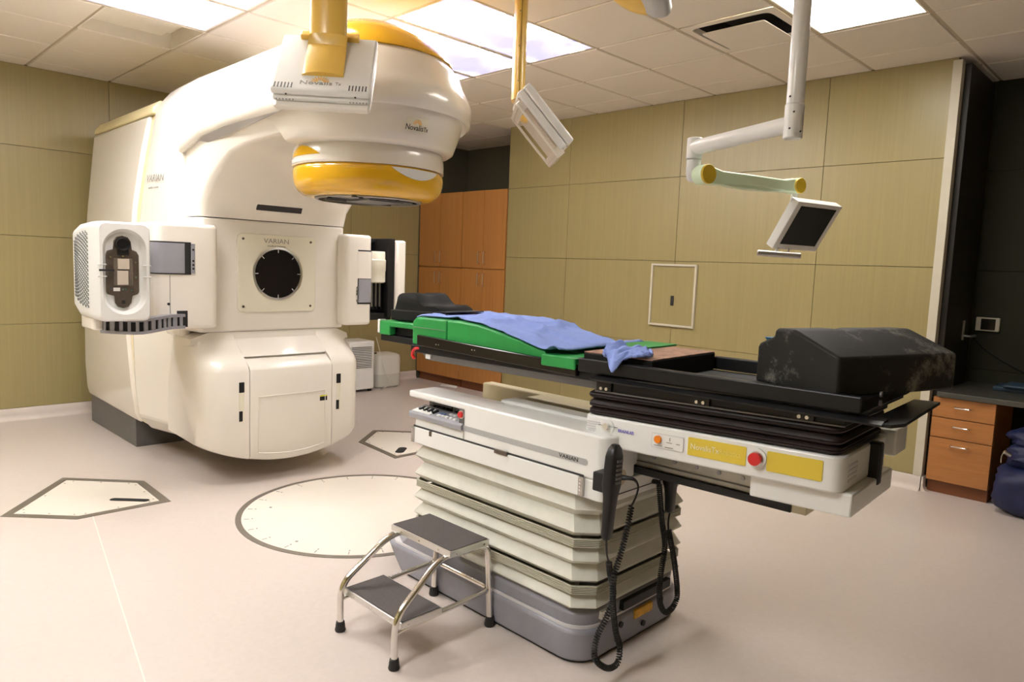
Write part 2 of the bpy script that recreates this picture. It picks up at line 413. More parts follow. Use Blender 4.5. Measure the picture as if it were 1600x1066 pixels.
# ventilation outlet
x0, x1, y0, y1 = cell((1, 2, 2, 3)); cx, cy = (x0+x1)/2, (y0+y1)/2
t = thing('ceiling_vent', (cx, cy, H), 'square white ceiling air vent with dropped plate and black gap', 'vent')
n = 40
def sq(h, z, p=8): return [(cx+h*math.copysign(abs(math.cos(a))**(2/p), math.cos(a)), cy+h*math.copysign(abs(math.sin(a))**(2/p), math.sin(a)), z) for a in [2*PI*(i+.5)/n for i in range(n)]]
obj('frame', loft(B(), [sq(.295, H+.004, 60), sq(.295, H+.002, 60), sq(.25, H+.0, 12), sq(.235, H+.05, 10)], True, False, False), M_TILE, t, 60)
obj('duct', loft(B(), [sq(.24, H+.03, 10), sq(.2, H+.12, 10)], True, False, True), M_BLACKM, t)
obj('plate', loft(B(), [sq(.198, H-.022, 30), sq(.198, H-.017, 30), sq(.18, H-.010, 30)]), M_TILE, t)

# ============================================================ WALL ITEMS
t = thing('wall_access_cover', (XW, -.335, .957), 'framed laminate access cover with a small black slot on the right wall', 'wall cover')
bm = B()
for a in ((-.563, -.545, .957, 1.50), (-.128, -.11, .957, 1.50), (-.545, -.128, .957, .975), (-.545, -.128, 1.482, 1.50)): box(bm, XW-.022, XW, *a)
obj('frame', bm, M_TRIM, t, 0, bev=.002)
obj('panel', box(B(), XW-.008, XW, -.545, -.128, .975, 1.482), M_WALL, t, 0)
obj('slot', box(B(), XW-.012, XW-.006, -.352, -.322, 1.14, 1.225), M_BLACKM, t, 0)
# tall cabinets
def cabinet(y0, y1, first, label):
    t = thing('tall_cabinet', (XW+.3, (y0+y1)/2, 0), label, 'cabinet', None)
    ym = (y0+y1)/2
    obj('body', box(B(), XW+.02, XW+.6, y0, y1, .1, 2.25), M_WOOD, t, 0)
    obj('plinth', box(B(), XW+.05, XW+.58, y0+.005, y1-.005, 0, .1), M_WOODD, t, 0)
    for (a, b, s) in ((y0, ym, 1), (ym, y1, -1)):
        for (z0, z1, zh) in ((.1, 1.385, 1.27), (1.395, 2.25, 1.51)):
            dd = obj('door', box(B(), XW, XW+.019, a+.002, b-.002, z0, z1), M_WOOD, t, 0, bev=.0015)
            yh = ym - s*.045
            bm = B(); tube(bm, fillet_path([(XW+.002, yh, zh-.065), (XW-.035, yh, zh-.065), (XW-.035, yh, zh+.065), (XW+.002, yh, zh+.065)], .018), .006, 8)
            obj('handle', bm, M_CHROME, dd)
cabinet(1.765, 2.475, True, 'tall cherry wood cabinet standing right against the panelled right wall')
cabinet(2.48, 3.262, False, 'tall cherry wood cabinet in the corner beside the back wall')
# dehumidifier + canister
t = thing('dehumidifier', (-.68, 2.98, 0), 'white upright dehumidifier with dark louvre grille behind the machine', 'dehumidifier')
obj('body', prism(B(), rrect(-.92, -.595, 2.80, 3.13, .03), .03, .56, 'z'), M_WHITE, t, 40, bev=.012)
bm = B()
for i in range(13):
    box(bm, -.89, -.64, 2.796, 2.803, .27+i*.0185, .2775+i*.0185)
    box(bm, -.924, -.917, 2.84, 3.10, .27+i*.0185, .2775+i*.0185)
obj('louvre', bm, M_GREYD, t, 0)
for a, b in ((-.88, 2.84), (-.635, 2.84), (-.88, 3.09), (-.635, 3.09)): obj('caster', cyl(B(), (a-.015, b, .018), (a+.015, b, .018), .018, seg=14), M_RUBBER, t)
t = thing('plastic_canister', (-.33, 3.03, 0), 'milky white plastic canister on the floor near the cabinet corner', 'canister')
def sq2(h, z, p=5, cx=-.33, cy=3.03): return [(cx+h*math.copysign(abs(math.cos(a))**(2/p), math.cos(a)), cy+h*.9*math.copysign(abs(math.sin(a))**(2/p), math.sin(a)), z) for a in [2*PI*i/40 for i in range(40)]]
obj('body', loft(B(), [sq2(.14, 0), sq2(.165, .02), sq2(.168, .16)], True, True, False), M_JUGD, t)
obj('upper_body', loft(B(), [sq2(.168, .16), sq2(.168, .32), sq2(.160, .37), sq2(.13, .385), sq2(.05, .388)]), M_MILK, t)
obj('cap', cyl(B(), (-.45, 3.03, .375), (-.45, 3.03, .395), .03, seg=16), M_BLACK, t)
t = thing('drain_hose', (-.45, 2.9, 0), 'thin clear hose running down into the milky canister', 'hose')
bm = B(); tube(bm, smooth_path([(-.585, 2.80, .6), (-.55, 2.78, .45), (-.44, 2.83, .2), (-.36, 2.86, .1), (-.42, 2.83, .03), (-.50, 2.82, .0045)]), .004, 6)
obj('tube', bm, M_MILK, t)
bm = B(); random.seed(3)
for i in range(4):
    x, y = .27+random.uniform(-.03, .03), 2.55+random.uniform(-.06, .06)
    obox(bm, (x, y, .015), Vector((.8, .5, .2)).normalized(), Vector((-.5, .8, .1)).normalized(), Vector((0, 0, 1)), .03, .05, .002)
tag(obj('paper_scrap', bm, M_WHITE, None, 0), 'crumpled white paper scrap on the floor by the cabinet plinth', 'paper')

# entry side: desk, drawers, bag
t = thing('drawer_pedestal', (.6, -2.585, 0), 'cherry wood three drawer pedestal under the dark worktop', 'drawers')
obj('body', box(B(), XW+.03, .92, -2.765, -2.405, .09, .66), M_WOODH, t, 0)
obj('plinth', box(B(), XW+.05, .9, -2.76, -2.41, 0, .09), M_WOODD, t, 0)
for z0, z1, zh in ((.09, .385, .345), (.391, .522, .475), (.528, .66, .605)):
    dd = obj('drawer', box(B(), XW+.01, XW+.03, -2.764, -2.406, z0, z1), M_WOODH, t, 0, bev=.0015)
    bm = B(); tube(bm, fillet_path([(XW+.012, -2.635, zh), (XW-.02, -2.635, zh), (XW-.02, -2.535, zh), (XW+.012, -2.535, zh)], .015), .005, 8)
    obj('handle', bm, M_CHROME, dd)
tag(obj('worktop', box(B(), XW-.02, 1.118, -4.3, -2.43, .665, .70), M_DESK, None, 0, bev=.004), 'long dark worktop running along the entry recess wall', 'worktop')
t = thing('thermostat', (1.11, -2.48, 1.1), 'small pale wall display box beside the dark door', 'wall control')
obj('case', box(B(), 1.09, 1.118, -2.60, -2.45, 1.085, 1.185), M_TRIM, t, 0, bev=.006)
obj('screen', box(B(), 1.086, 1.092, -2.575, -2.485, 1.095, 1.175), M_BLACKG, t, 0)
bm = B(); tube(bm, smooth_path([(1.112, -2.44, 1.03), (1.112, -2.55, .93), (1.112, -2.8, .80), (1.112, -3.1, .74), (1.112, -3.3, .72)]), .005, 6)
tag(obj('wall_cable', bm, M_BLACK), 'thin black cable sagging along the dark entry wall', 'cable')
bm = B(); box(bm, .75, 1.0, -2.95, -2.66, .70, .73); box(bm, .72, .98, -3.05, -2.72, .73, .75)
tag(obj('folded_cover', bm, M_BLUED, None, 0, bev=.008), 'dim blue folded cover lying on the dark worktop', 'cover')
# bag
t = thing('duffel_bag', (.33, -3.06, 0), 'navy blue nylon bag slumped on the floor beside the drawers', 'bag')
def blob(c, s, seed, amp=.18, p=3):
    bm = B(); bmesh.ops.create_icosphere(bm, subdivisions=4, radius=1)
    for v in bm.verts:
        q = v.co.copy(); k = (abs(q.x)**p+abs(q.y)**p+abs(q.z)**p)**(-1/p)
        q = q*k; q *= 1+amp*(noise.noise(q*1.6+Vector((seed, 0, 0)))+.5*noise.noise(q*4+Vector((0, seed, 0))))
        v.co = Vector((c[0]+q.x*s[0], c[1]+q.y*s[1], max(c[2]+q.z*s[2], .003)))
    return bm
obj('body', blob((.33, -3.08, .16), (.2, .26, .16), 1.3, .12, 4), M_NAVY, t, 60)
obj('flap', blob((.34, -3.06, .36), (.15, .2, .08), 4.1, .25), M_NAVY, t, 60)
obj('pocket', blob((.36, -3.04, .47), (.12, .18, .06), 8.1, .3), M_NAVY, t, 60)
bm = B(); cyl(bm, (.17, -2.86, .40), (.19, -2.89, .38), .012, seg=10); tube(bm, smooth_path([(.17, -2.86, .40), (.16, -2.85, .37), (.165, -2.85, .33)]), .003, 6)
obj('zip_pull', bm, M_ALU, t)

# ============================================================ FLOOR INSETS
IX, IY = -2.81, -.335
t = thing('turntable_plate', (IX, IY, 0), 'large round cream floor plate under the couch with steel rim', 'floor plate')
def ring_loop(r, z): return [(IX+r*math.cos(a), IY+r*math.sin(a), z) for a in [2*PI*i/96 for i in range(96)]]
obj('rim', loft(B(), [ring_loop(.683, .0005), ring_loop(.683, .003), ring_loop(.653, .003), ring_loop(.653, .0005)]+[ring_loop(.683, .0005)], True, False, False), M_HRIM, t, 0)
obj('plate', loft(B(), [ring_loop(.651, .0002), ring_loop(.651, .0026), ring_loop(.3, .0026)]), M_HATCH, t, 0)
bm = B()
for i in range(24):
    a = 2*PI*i/24+.1; c = Vector((IX+.625*math.cos(a), IY+.625*math.sin(a), .003)); dv = Vector((math.cos(a), math.sin(a), 0))
    obox(bm, c, dv, Vector((-dv.y, dv.x, 0)), (0, 0, 1), .014, .0022, .0006)
    obox(bm, c-dv*.03, dv, Vector((-dv.y, dv.x, 0)), (0, 0, 1), .004, .004, .0006)
for a, r in ((2.4, .52), (3.5, .55)): cyl(bm, (IX+r*math.cos(a), IY+r*math.sin(a), .0026), (IX+r*math.cos(a), IY+r*math.sin(a), .0036), .008, seg=12)
obj('scale_mark', bm, M_INK, t, 0)
def hatch(pts, slot, sdir, label, sl=.09, sw=.018):
    c = sum((Vector((*p, 0)) for p in pts), Vector())/len(pts)
    t = thing('floor_hatch', c, label, 'floor hatch', None)
    P = [Vector((*p, 0)) for p in pts]
    ar = sum(P[i].x*P[(i+1) % len(P)].y-P[(i+1) % len(P)].x*P[i].y for i in range(len(P)))
    if ar < 0: P = P[::-1]
    def inset(k):
        o = []
        n = len(P)
        for i in range(n):
            a, b, cc = P[i-1], P[i], P[(i+1) % n]
            d1 = (b-a).normalized(); d2 = (cc-b).normalized(); n1 = Vector((-d1.y, d1.x, 0)); n2 = Vector((-d2.y, d2.x, 0))
            bis = (n1+n2); o.append(b + bis*(k/(1+n1.dot(n2))))
        return o
    z = lambda l, h: [p+Vector((0, 0, h)) for p in l]
    obj('rim', loft(B(), [z(P, .0003), z(P, .003), z(inset(.045), .003), z(inset(.045), .0003), z(P, .0003)], True, False, False), M_HRIM, t, 0)
    obj('lid', loft(B(), [z(inset(.047), .0002), z(inset(.047), .0026)]), M_HATCH, t, 0)
    s = Vector((*slot, .0026)); dv = Vector((*sdir, 0)).normalized(); e = Vector((-dv.y, dv.x, 0)); lp = []
    for i in range(24):
        a = 2*PI*i/24; lp.append(s+dv*(math.cos(a)*sw+math.copysign(sl-sw, math.cos(a)))+e*math.sin(a)*sw)
    obj('handle_slot', loft(B(), [lp, [p+Vector((0, 0, .0008)) for p in lp]]), M_BLACKM, t, 0)
    bm = B(); Q = inset(.065)
    for i in range(len(Q)):
        for k in (.08, .5, .92):
            p = Q[i].lerp(Q[(i+1) % len(Q)], k); cyl(bm, p+Vector((0, 0, .0026)), p+Vector((0, 0, .0034)), .005, seg=10)
    obj('screw', bm, M_HRIM, t, 0)
hatch([(-4.34, .761), (-3.925, 1.316), (-3.567, .951), (-3.579, .464), (-4.053, .476)], (-3.748, .628), (.159, -.157), 'five sided cream floor hatch with steel rim on the open floor at left', .112, .024)
hatch([(-1.977, .99), (-1.654, 1.26), (-1.30, .90), (-1.56, .44), (-2.031, .429)], (-1.858, .59), (.5, .42), 'five sided cream floor hatch between the machine and the couch', .085, .034)

# ============================================================ LINEAR ACCELERATOR
la = thing('linear_accelerator', (IX, 1.6, 0), 'huge white radiotherapy machine with yellow head and overhanging curved arm', 'medical machine')
def LA(name, bm, m, smooth=40, bev=0, seg=2, parent=None, sub=0): return obj(name, bm, m, parent or la, smooth, bev, seg, sub)
LA('plinth', box(B(), IX-.53, IX+.53, 1.82, 2.93, 0, .27), M_GREYD, 0, .004)
def hwloop(y, tab, zsel=None):
    L = [(IX-h, y, z) for z, h in tab]; R = [(IX+h, y, z) for z, h in tab[::-1]]; return L+R
zst = [.225, .30, .5, .85, 1.2, 1.53, 1.75, 1.95, 2.15, 2.36]
rear = list(zip(zst, [.545, .562, .572, .570, .560, .546, .530, .510, .490, .468]))
frnt = list(zip(zst, [.565, .590, .615, .640, .622, .600, .582, .552, .518, .476]))
mix = lambda a, b, t: [(z, h*(1-t)+g*t) for (z, h), (_, g) in zip(a, b)]
LA('stand_cover', loft(B(), [hwloop(2.93, rear), hwloop(2.3, mix(rear, frnt, .55)), hwloop(1.62, frnt)]), M_CREAM, 35, .022, 3)
topc = lambda y, h: [(IX-h, y, 2.362), (IX-h+.006, y, 2.40), (IX-h+.05, y, 2.455), (IX+h-.05, y, 2.455), (IX+h-.006, y, 2.40), (IX+h, y, 2.362)]
LA('stand_top', loft(B(), [topc(2.93, .466), topc(1.52, .486)]), M_LIGHTYEL, 35, .01)
inn = [(z, h-.028) for z, h in frnt]
LA('seam_strip', loft(B(), [hwloop(1.62, inn), hwloop(1.49, inn)]), M_LIGHTYEL, 35)
zg = [.20, .30, .5, .85, 1.3, 1.74, 2.1, 2.35, 2.41, 2.467, 2.51, 2.555, 2.60, 2.63]
g15 = list(zip(zg, [.53, .612, .635, .645, .622, .578, .522, .480, .458, .415, .38, .325, .235, .10])); g11 = list(zip(zg, [.44, .535, .548, .554, .558, .558, .553, .515, .490, .437, .402, .346, .256, .12]))
LA('drum_cover', loft(B(), [hwloop(1.50, g15), hwloop(1.10, g11), hwloop(.88, [(z, h-(.012 if z < 2.2 else 0)) for z, h in g11])]), M_CREAM, 35, .02, 3)
text('VARIAN', .07, (IX-.567, 1.25, 1.905), (.06, -1, 0), (.16, 0, 1), M_INK, la, sx=1.05)
text('medical systems', .024, (IX-.577, 1.25, 1.845), (.06, -1, 0), (.16, 0, 1), M_INK, la)
def plan(pts, z0, z1, name, m=M_CREAM, bev=.03):
    P = [(IX+x, y) for x, y in pts]+[(IX-x, y) for x, y in pts[::-1]]
    return LA(name, prism(B(), P, z0, z1, 'z'), m, 40, bev, 4)
plan([(-.558, 1.12), (-.555, .96), (-.54, .90), (-.50, .88)], .90, 2.13, 'side_cover', bev=.02)
plan([(-.52, 1.0), (-.515, .80), (-.505, .72), (-.485, .70)], .946, 1.652, 'front_cover', bev=.012)
# arch above: side profile
arch = [(.70, 1.656), (.665, 1.74), (.60, 1.80), (.52, 1.866), (.40, 1.935), (.25, 1.998), (.10, 2.032), (-.10, 2.046), (-.30, 2.048), (-.30, 2.16), (1.05, 2.16), (1.05, 1.656)]
def afl(y, z):
    return 1 if z > 2.1 or y > .25 else .925 if y < -.05 else .925+.075*(y+.05)/.30
def archl(x, k): return [(IX+x*afl(y, z), min(1.05, y+k*(1 if i < 9 else 0)), z-(0 if i == 0 else -k*.4 if i < 9 else 0)) for i, (y, z) in enumerate(arch)]
LA('arch_cover', loft(B(), [archl(-.508, .03), archl(-.497, .008), archl(-.465, 0), archl(.465, 0), archl(.497, .008), archl(.508, .03)]), M_CREAM, 50)
def U(r, z, yb, zf=None):
    o = []
    n = 40
    for y in (yb, yb*.75+IY*.25, yb*.5+IY*.5, yb*.25+IY*.75): o.append((IX-r, y, z))
    for i in range(n+1):
        a = PI + PI*i/n; o.append((IX+r*math.cos(a), IY+r*math.sin(a), z))
    for y in (yb*.25+IY*.75, yb*.5+IY*.5, yb*.75+IY*.25, yb): o.append((IX+r, y, z))
    return o
LA('arm_cover', loft(B(), [U(.38, 2.004, -.27), U(.44, 2.008, -.27), U(.460, 2.022, -.27), U(.474, 2.06, -.25), U(.490, 2.107, -.2), U(.503, 2.15, -.1), U(.515, 2.2, .3)]), M_CREAM, 50)
def lipz(p, amt):
    y = p[1]
    d = 0 if y > IY else .035*min(1, (IY-y)/.5)
    e = -.03*max(0, min(1, (y-.2)/.5)) - .07*max(0, min(1, (y-.68)/.2))
    return (p[0], p[1], p[2]+(d+e)*amt)
ul = []
for r, z, amt in ((.505, 2.148, 1), (.532, 2.136, 1), (.547, 2.146, 1), (.553, 2.18, .9), (.552, 2.25, .5), (.530, 2.305, .2), (.507, 2.35, 0), (.486, 2.41, 0), (.435, 2.467, 0), (.40, 2.51, 0), (.345, 2.555, 0), (.255, 2.60, 0), (.12, 2.635, 0), (.02, 2.64, 0)):
    ul.append([lipz(p, amt) for p in U(r, z, .895)])
LA('upper_cover', loft(B(), ul), M_CREAM, 50)
dl = [[(IX+r*math.cos(a), IY+r*math.sin(a), z) for a in [2*PI*i/64 for i in range(64)]] for r, z in ((.42, 2.465), (.446, 2.470), (.444, 2.478), (.40, 2.525), (.355, 2.568), (.264, 2.615), (.18, 2.655), (.082, 2.676), (.01, 2.680))]
def dome_back(l):   # rounded rear end of the dome
    return [(x, y if y < .1 else y - .0, z) for x, y, z in l]
LA('dome_cover', loft(B(), dl), M_YELLOW, 50)
# head neck and collar
hc = (IX+.008, IY, 0)
nk = LA('head_neck', lathe(B(), [(.28, 2.05), (.36, 2.038), (.386, 2.022), (.399, 1.995), (.404, 1.96), (.405, 1.907), (.392, 1.905), (.392, 1.93)], hc, seg=72), M_CREAM, 50)
co = LA('collar', lathe(B(), [(.385, 1.92), (.393, 1.902), (.401, 1.893), (.403, 1.875), (.400, 1.84), (.391, 1.807), (.372, 1.78), (.345, 1.763), (.31, 1.755), (.29, 1.755), (.285, 1.79)], hc, seg=72), M_YELLOW, 50)
cm = LA('collimator', lathe(B(), [(.288, 1.80), (.288, 1.750), (.281, 1.746), (.268, 1.746), (.266, 1.775), (.05, 1.775), (.001, 1.775)], hc, seg=72), M_STEEL, 50)
bm = B(); box(bm, IX-.10, IX+.12, IY-.17, IY+.05, 1.741, 1.752); box(bm, IX-.22, IX+.2, IY-.20, IY-.185, 1.744, 1.76); box(bm, IX-.2, IX+.22, IY+.09, IY+.105, 1.744, 1.76)
obj('jaw_plate', bm, M_GREYD, cm, 0)
bm = B()
for a in (3.3, 4.0, 4.75, 5.4): p = Vector((IX+.262*math.cos(a), IY+.262*math.sin(a), 1.752)); cyl(bm, p, p+Vector((0, 0, -.012)), .012, seg=12)
obj('latch', bm, M_BLACK, cm)
def cpatch(name, poly, r0, r1, m, parent):
    """patch on the vertical cylinder of the head; poly of (angle deg, z)"""
    f = lambda r: [(hc[0]+r*math.cos(math.radians(a)), hc[1]+r*math.sin(math.radians(a)), z) for a, z in poly]
    return obj(name, loft(B(), [f(r0), f(r1)]), m, parent, 0)
def strip_patch(name, a0, a1, zlo, zhi, r0, r1, m, parent, n=20):
    bm = B(); A = [a0+(a1-a0)*i/n for i in range(n+1)]
    P = lambda r, a, z: bm.verts.new((hc[0]+r*math.cos(math.radians(a)), hc[1]+r*math.sin(math.radians(a)), z))
    G = [[P(r0, a, zlo(i/n)), P(r1, a, zlo(i/n)), P(r1, a, zhi(i/n)), P(r0, a, zhi(i/n))] for i, a in enumerate(A)]
    for g, h in zip(G[:-1], G[1:]):
        for k in range(4): bm.faces.new((g[k], g[(k+1) % 4], h[(k+1) % 4], h[k]))
    bm.faces.new(G[0]); bm.faces.new(G[-1][::-1])
    return obj(name, bm, m, parent, 30)
bump_ = lambda t: math.sin(PI*max(0, min(1, t)))**1.0
strip_patch('wave_window', 160, 200, lambda t: 1.945, lambda t: 1.9452+.046*bump_(t), .402, .4062, M_YELLOW, nk)
strip_patch('wave_strip', 157, 206, lambda t: 1.9135, lambda t: 1.9135+.022*(1-t*.95), .402, .4075, M_WHITE, nk)
strip_patch('badge', 252, 297, lambda t: 1.8955-.052*bump_(t)**.8, lambda t: 1.8960, .398, .4055, M_WHITE, co)
# emblem on the arm, lettering
av = math.radians(264); rr = .492; ctr = Vector((IX+rr*math.cos(av), IY+rr*math.sin(av), 2.09)); nv = Vector((math.cos(av), math.sin(av), -.38)).normalized(); tv = Vector((-math.sin(av), math.cos(av), 0)); uv = nv.cross(tv)
ctr = ctr + nv*.006
obox_b = obox(B(), ctr+uv*.008, tv, uv, nv, .062, .032, .001); LA('name_plate', obox_b, M_CREAM2, 0)
text('Novalis', .040, ctr+nv*.002-tv*.012-uv*.008, tv, uv, M_INKB, la, sx=.85)
text('Tx', .033, ctr+nv*.002+tv*.053-uv*.010, tv, uv, M_INKB, la, sx=.7)
sun_logo(ctr+nv*.002+uv*.008, tv, uv, .026, la)
# display slot on the leaning face
nf = Vector((0, -.084, -.035)).normalized()
bm = obox(B(), (IX-.005, .6615, 1.742), (1, 0, 0), Vector((0, -.385, .923)), Vector((0, -.923, -.385)), .155, .024, .006)
LA('display_slot', bm, M_BLACKG, 0, .002)
# disc panel
t_ = LA('front_panel', prism(B(), [(IX+x, z) for x, z in rrect(-.272, .272, 1.07, 1.568, .035)], .692, .70, 'y'), M_CREAM2, 30, .002)
obj('disc_ring', lathe(B(), [(.16, .692), (.172, .69), (.174, .686), (.160, .684), (.158, .69)], (IX, 0, 1.318), (0, 1, 0), 64), M_ALU, t_)
obj('disc_window', lathe(B(), [(.001, .6895), (.159, .6895), (.159, .692)], (IX, 0, 1.318), (0, 1, 0), 64), M_BLACKG, t_)
bm = B()
for i in range(8):
    a = PI*i/4; dv = Vector((math.cos(a), 0, math.sin(a))); obox(bm, Vector((IX, .688, 1.318))+dv*.147, dv, Vector((-dv.z, 0, dv.x)), (0, 1, 0), .010, .002, .0008)
obj('disc_tick', bm, M_WHITE, t_, 0)
bm = B()
for a, b in ((-.235, 1.535), (.235, 1.535), (-.235, 1.105), (.235, 1.105)): cyl(bm, (IX+a, .692, b), (IX+a, .6885, b), .008, seg=12)
obj('screw', bm, M_BROWN, t_, 0)
text('VARIAN', .043, (IX-.01, .691, 1.528), (1, 0, 0), (0, 0, 1), M_INK, t_, sx=1.15)
text('medical systems', .017, (IX-.01, .691, 1.497), (1, 0, 0), (0, 0, 1), M_INK, t_, sx=1.15)
# lower counterweight cover
HWL, RC = .55, .13
def yfront(x):
    ax = abs(x); k = ax-(HWL-RC); base = .475+.03*(ax/.5)**2
    return base + (RC - math.sqrt(max(0, RC*RC-k*k)) if k > 0 else 0)
def zbot(x): return 1.32-math.sqrt(1.2**2-x*x)
def csec(x, ycap=None, upper=True, lower=True):
    f = yfront(x); zb = zbot(x); s = max(0, (abs(x)-.45)/.1)
    top = [(f+.02, .752), (f+.055, .785), (f+.11, .82), (f+.16, .86), (.70+.02*s, .90-.03*s), (.712+.02*s, .944-.04*s)]
    P = [(1.12, zb+.015), (f+.05, zb), (f+.012, zb+.008), (f, zb+.03), (f, .45), (f, .715)]+top+[(1.12, .944-.04*s)]
    return [(IX+x, max(y, f), z) for y, z in P]
def xr(a, b, n): return [a+(b-a)*i/n for i in range(n+1)]
GAP = .004; DL, DR = -.287, .283
LA('lower_cover', loft(B(), [csec(x) for x in xr(-HWL, DL-GAP, 14)]), M_CREAM, 40)
LA('lower_cover', loft(B(), [csec(x) for x in xr(DR+GAP, HWL, 14)]), M_CREAM, 40)
# centre: recessed backing with its sloping hood, then the drawer front proud of it
def hood(x):
    f = yfront(x)
    P = [(1.12, .2), (f+.10, .2), (f+.10, .79), (f+.085, .80), (f+.11, .822), (f+.16, .86), (.70, .90), (.712, .944), (1.12, .944)]
    return [(IX+x, y, z) for y, z in P]
LA('hood', loft(B(), [hood(x) for x in xr(DL-GAP*.9, DR+GAP*.9, 6)]), M_CREAM, 40)
bm = B(); box(bm, IX+DL-GAP-.001, IX+DL+.001, .57, .60, .2, .78); box(bm, IX+DR-.001, IX+DR+GAP+.001, .57, .60, .2, .78)
LA('drawer_gap', bm, M_GREYD, 0)
def dsec(x):
    f = yfront(x)-.004; zb = zbot(x)
    return [(IX+x, y, z) for y, z in [(f+.095, zb+.02), (f+.05, zb+.004), (f+.012, zb+.01), (f, zb+.03), (f, .45), (f, .722), (f+.012, .742), (f+.082, .786), (f+.095, .786)]]
dw = LA('drawer', loft(B(), [dsec(x) for x in xr(DL, DR, 14)]), M_CREAM, 40, .003)
bm = B()
ye = lambda x: yfront(x)-.006
pth = [(IX+x, ye(x), z) for x, z in rrect(-.238, .238, .20, .555, .006, 2)]
def frame_path(x0, x1, z0, z1, n=10):
    p = [(x, z0+ (zbot(x)-zbot(0))) for x in xr(x0, x1, n)]+[(x1, z) for z in xr(z0+zbot(x1)-zbot(0), z1, 4)[1:]]+[(x, z1) for x in xr(x1, x0, n)[1:]]+[(x0, z) for z in xr(z1, z0+zbot(x0)-zbot(0), 4)[1:]]
    return [(IX+x, ye(x), z) for x, z in p]
tube(bm, frame_path(-.235, .23, .175, .555), .0028, 6); obj('raised_frame', bm, M_CREAM, dw)
obj('warning_label', box(B(), IX+.19, IX+.245, ye(.22)+.0005, ye(.22)+.004, .485, .512), M_BLACK, dw, 0)
obj('warning_strip', box(B(), IX+.19, IX+.245, ye(.22)+.0005, ye(.22)+.004, .5125, .522), mat('warning_yellow', (.75, .68, .04), .5), dw, 0)
for sx in (-1, 1):
    x = sx*.338; f = yfront(x)
    hb = LA('handle_recess', box(B(), IX+x-.017, IX+x+.017, f-.002, f+.01, .405, .655), M_CREAM2, 0, .004)
    obj('grip', box(B(), IX+x-.017, IX+x+.017, f-.004, f+.002, .59, .655), M_BLACK, hb, 0, .006)
    obj('grip', box(B(), IX+x-.017, IX+x+.006, f-.004, f+.002, .41, .475), M_BLACK, hb, 0, .004)
# left imaging arm
ar = LA('imager_arm', prism(B(), rrect(-3.612, -3.25, .56, 1.0, .05, 6), .985, 1.60, 'z'), M_CREAM, 40, .022, 4)
obj('recess', prism(B(), rrect(-3.616, -3.385, .556, .80, .05, 6), 1.305, 1.492, 'z'), M_BLACKM, ar)
obj('grey_panel', prism(B(), rrect(-3.618, -3.42, .553, .80, .05, 6), 1.312, 1.484, 'z'), M_GREY, ar)
obj('grey_insert', prism(B(), rrect(-3.418, -3.395, .5535, .6, .004), 1.312, 1.484, 'z'), M_GREY, ar, 0)
bm = B()
for z in (1.34, 1.362, 1.385, 1.45): cyl(bm, (-3.407, .5545, z), (-3.407, .551, z), .006, seg=10)
obj('button', bm, M_BLACK, ar)
obj('arm_seam', box(B(), -3.538, -3.535, .5585, .57, .995, 1.30), M_INK, ar, 0)
obj('screw', cyl(B(), (-3.545, .561, 1.135), (-3.545, .557, 1.135), .008, seg=12), M_BLACK, ar)
bm = B()
pc = smooth_path([(-3.89, .52, 1.028), (-3.82, .46, 1.025), (-3.74, .44, 1.022), (-3.64, .48, 1.03), (-3.56, .53, 1.035), (-3.47, .56, 1.035)], 12)
for i in range(0, len(pc)-4, 5):
    a, b = pc[i], pc[i+4]; d = (b-a).normalized(); e = Vector((-d.y, d.x, 0))
    obox(bm, (a+b)/2, d, e, (0, 0, 1), (b-a).length/2-.006, .020, .040)
    for zz in (-.034, .034): obox(bm, (a+b)/2+Vector((0, 0, zz)), d, e, (0, 0, 1), (b-a).length/2+.008, .024, .008)
obj('cable_chain', bm, M_GREY, ar, 0)
bm = B()
for a, b in zip(pc[:-1], pc[1:]): d = (b-a).normalized(); obox(bm, (a+b)/2, d, Vector((-d.y, d.x, 0)), (0, 0, 1), (b-a).length/2+.002, .012, .034)
obj('chain_core', bm, M_BLACK, ar, 0)['kind'] = 'stuff'
obj('chain_slot', box(B(), -3.50, -3.44, .557, .58, 1.0, 1.095), M_BLACKM, ar, 0)
# detector box
def rr3(x0, x1, z0, z1, r, y, n=12): return [(x, y, z) for x, z in rrect(x0, x1, z0, z1, r, n)]
bx0, bx1, bz0, bz1, by = -3.965, -3.712, 1.062, 1.575, .33
NN = 13*4
def obr(hw, hh, y, cx=-3.838, cz=1.3185): return [(x, y, z) for x, z in rrect(cx-hw, cx+hw, cz-hh, cz+hh, hw*.999, 12)]
db = LA('detector_box', loft(B(), [rr3(bx0+.10, bx1-.02, bz0+.12, bz1-.10, .05, .96), rr3(bx0+.03, bx1-.01, bz0+.07, bz1-.055, .05, .90), rr3(bx0+.006, bx1, bz0+.035, bz1-.03, .04, .80), rr3(bx0, bx1, bz0, bz1-.01, .035, .68), rr3(bx0, bx1, bz0, bz1, .035, .50), rr3(bx0, bx1, bz0, bz1, .035, by+.015), rr3(bx0+.010, bx1-.010, bz0+.010, bz1-.010, .03, by),
    obr(.104, .222, by), obr(.098, .215, by+.012), obr(.090, .206, by+.03), obr(.086, .202, by+.034)]), M_WHITE, 45)
yb_ = by+.030
PL = [(-.050, -.10), (-.028, -.108), (-.026, -.135), (-.016, -.152), (0, -.158), (.016, -.152), (.026, -.135), (.030, -.108), (.048, -.10), (.052, -.09), (.052, .06), (.045, .075), (.030, .082), (.027, .115), (.018, .132), (0, .138), (-.018, .132), (-.027, .115), (-.030, .082), (-.048, .075), (-.053, .06), (-.053, -.09)]
cxp, czp = -3.842, 1.330
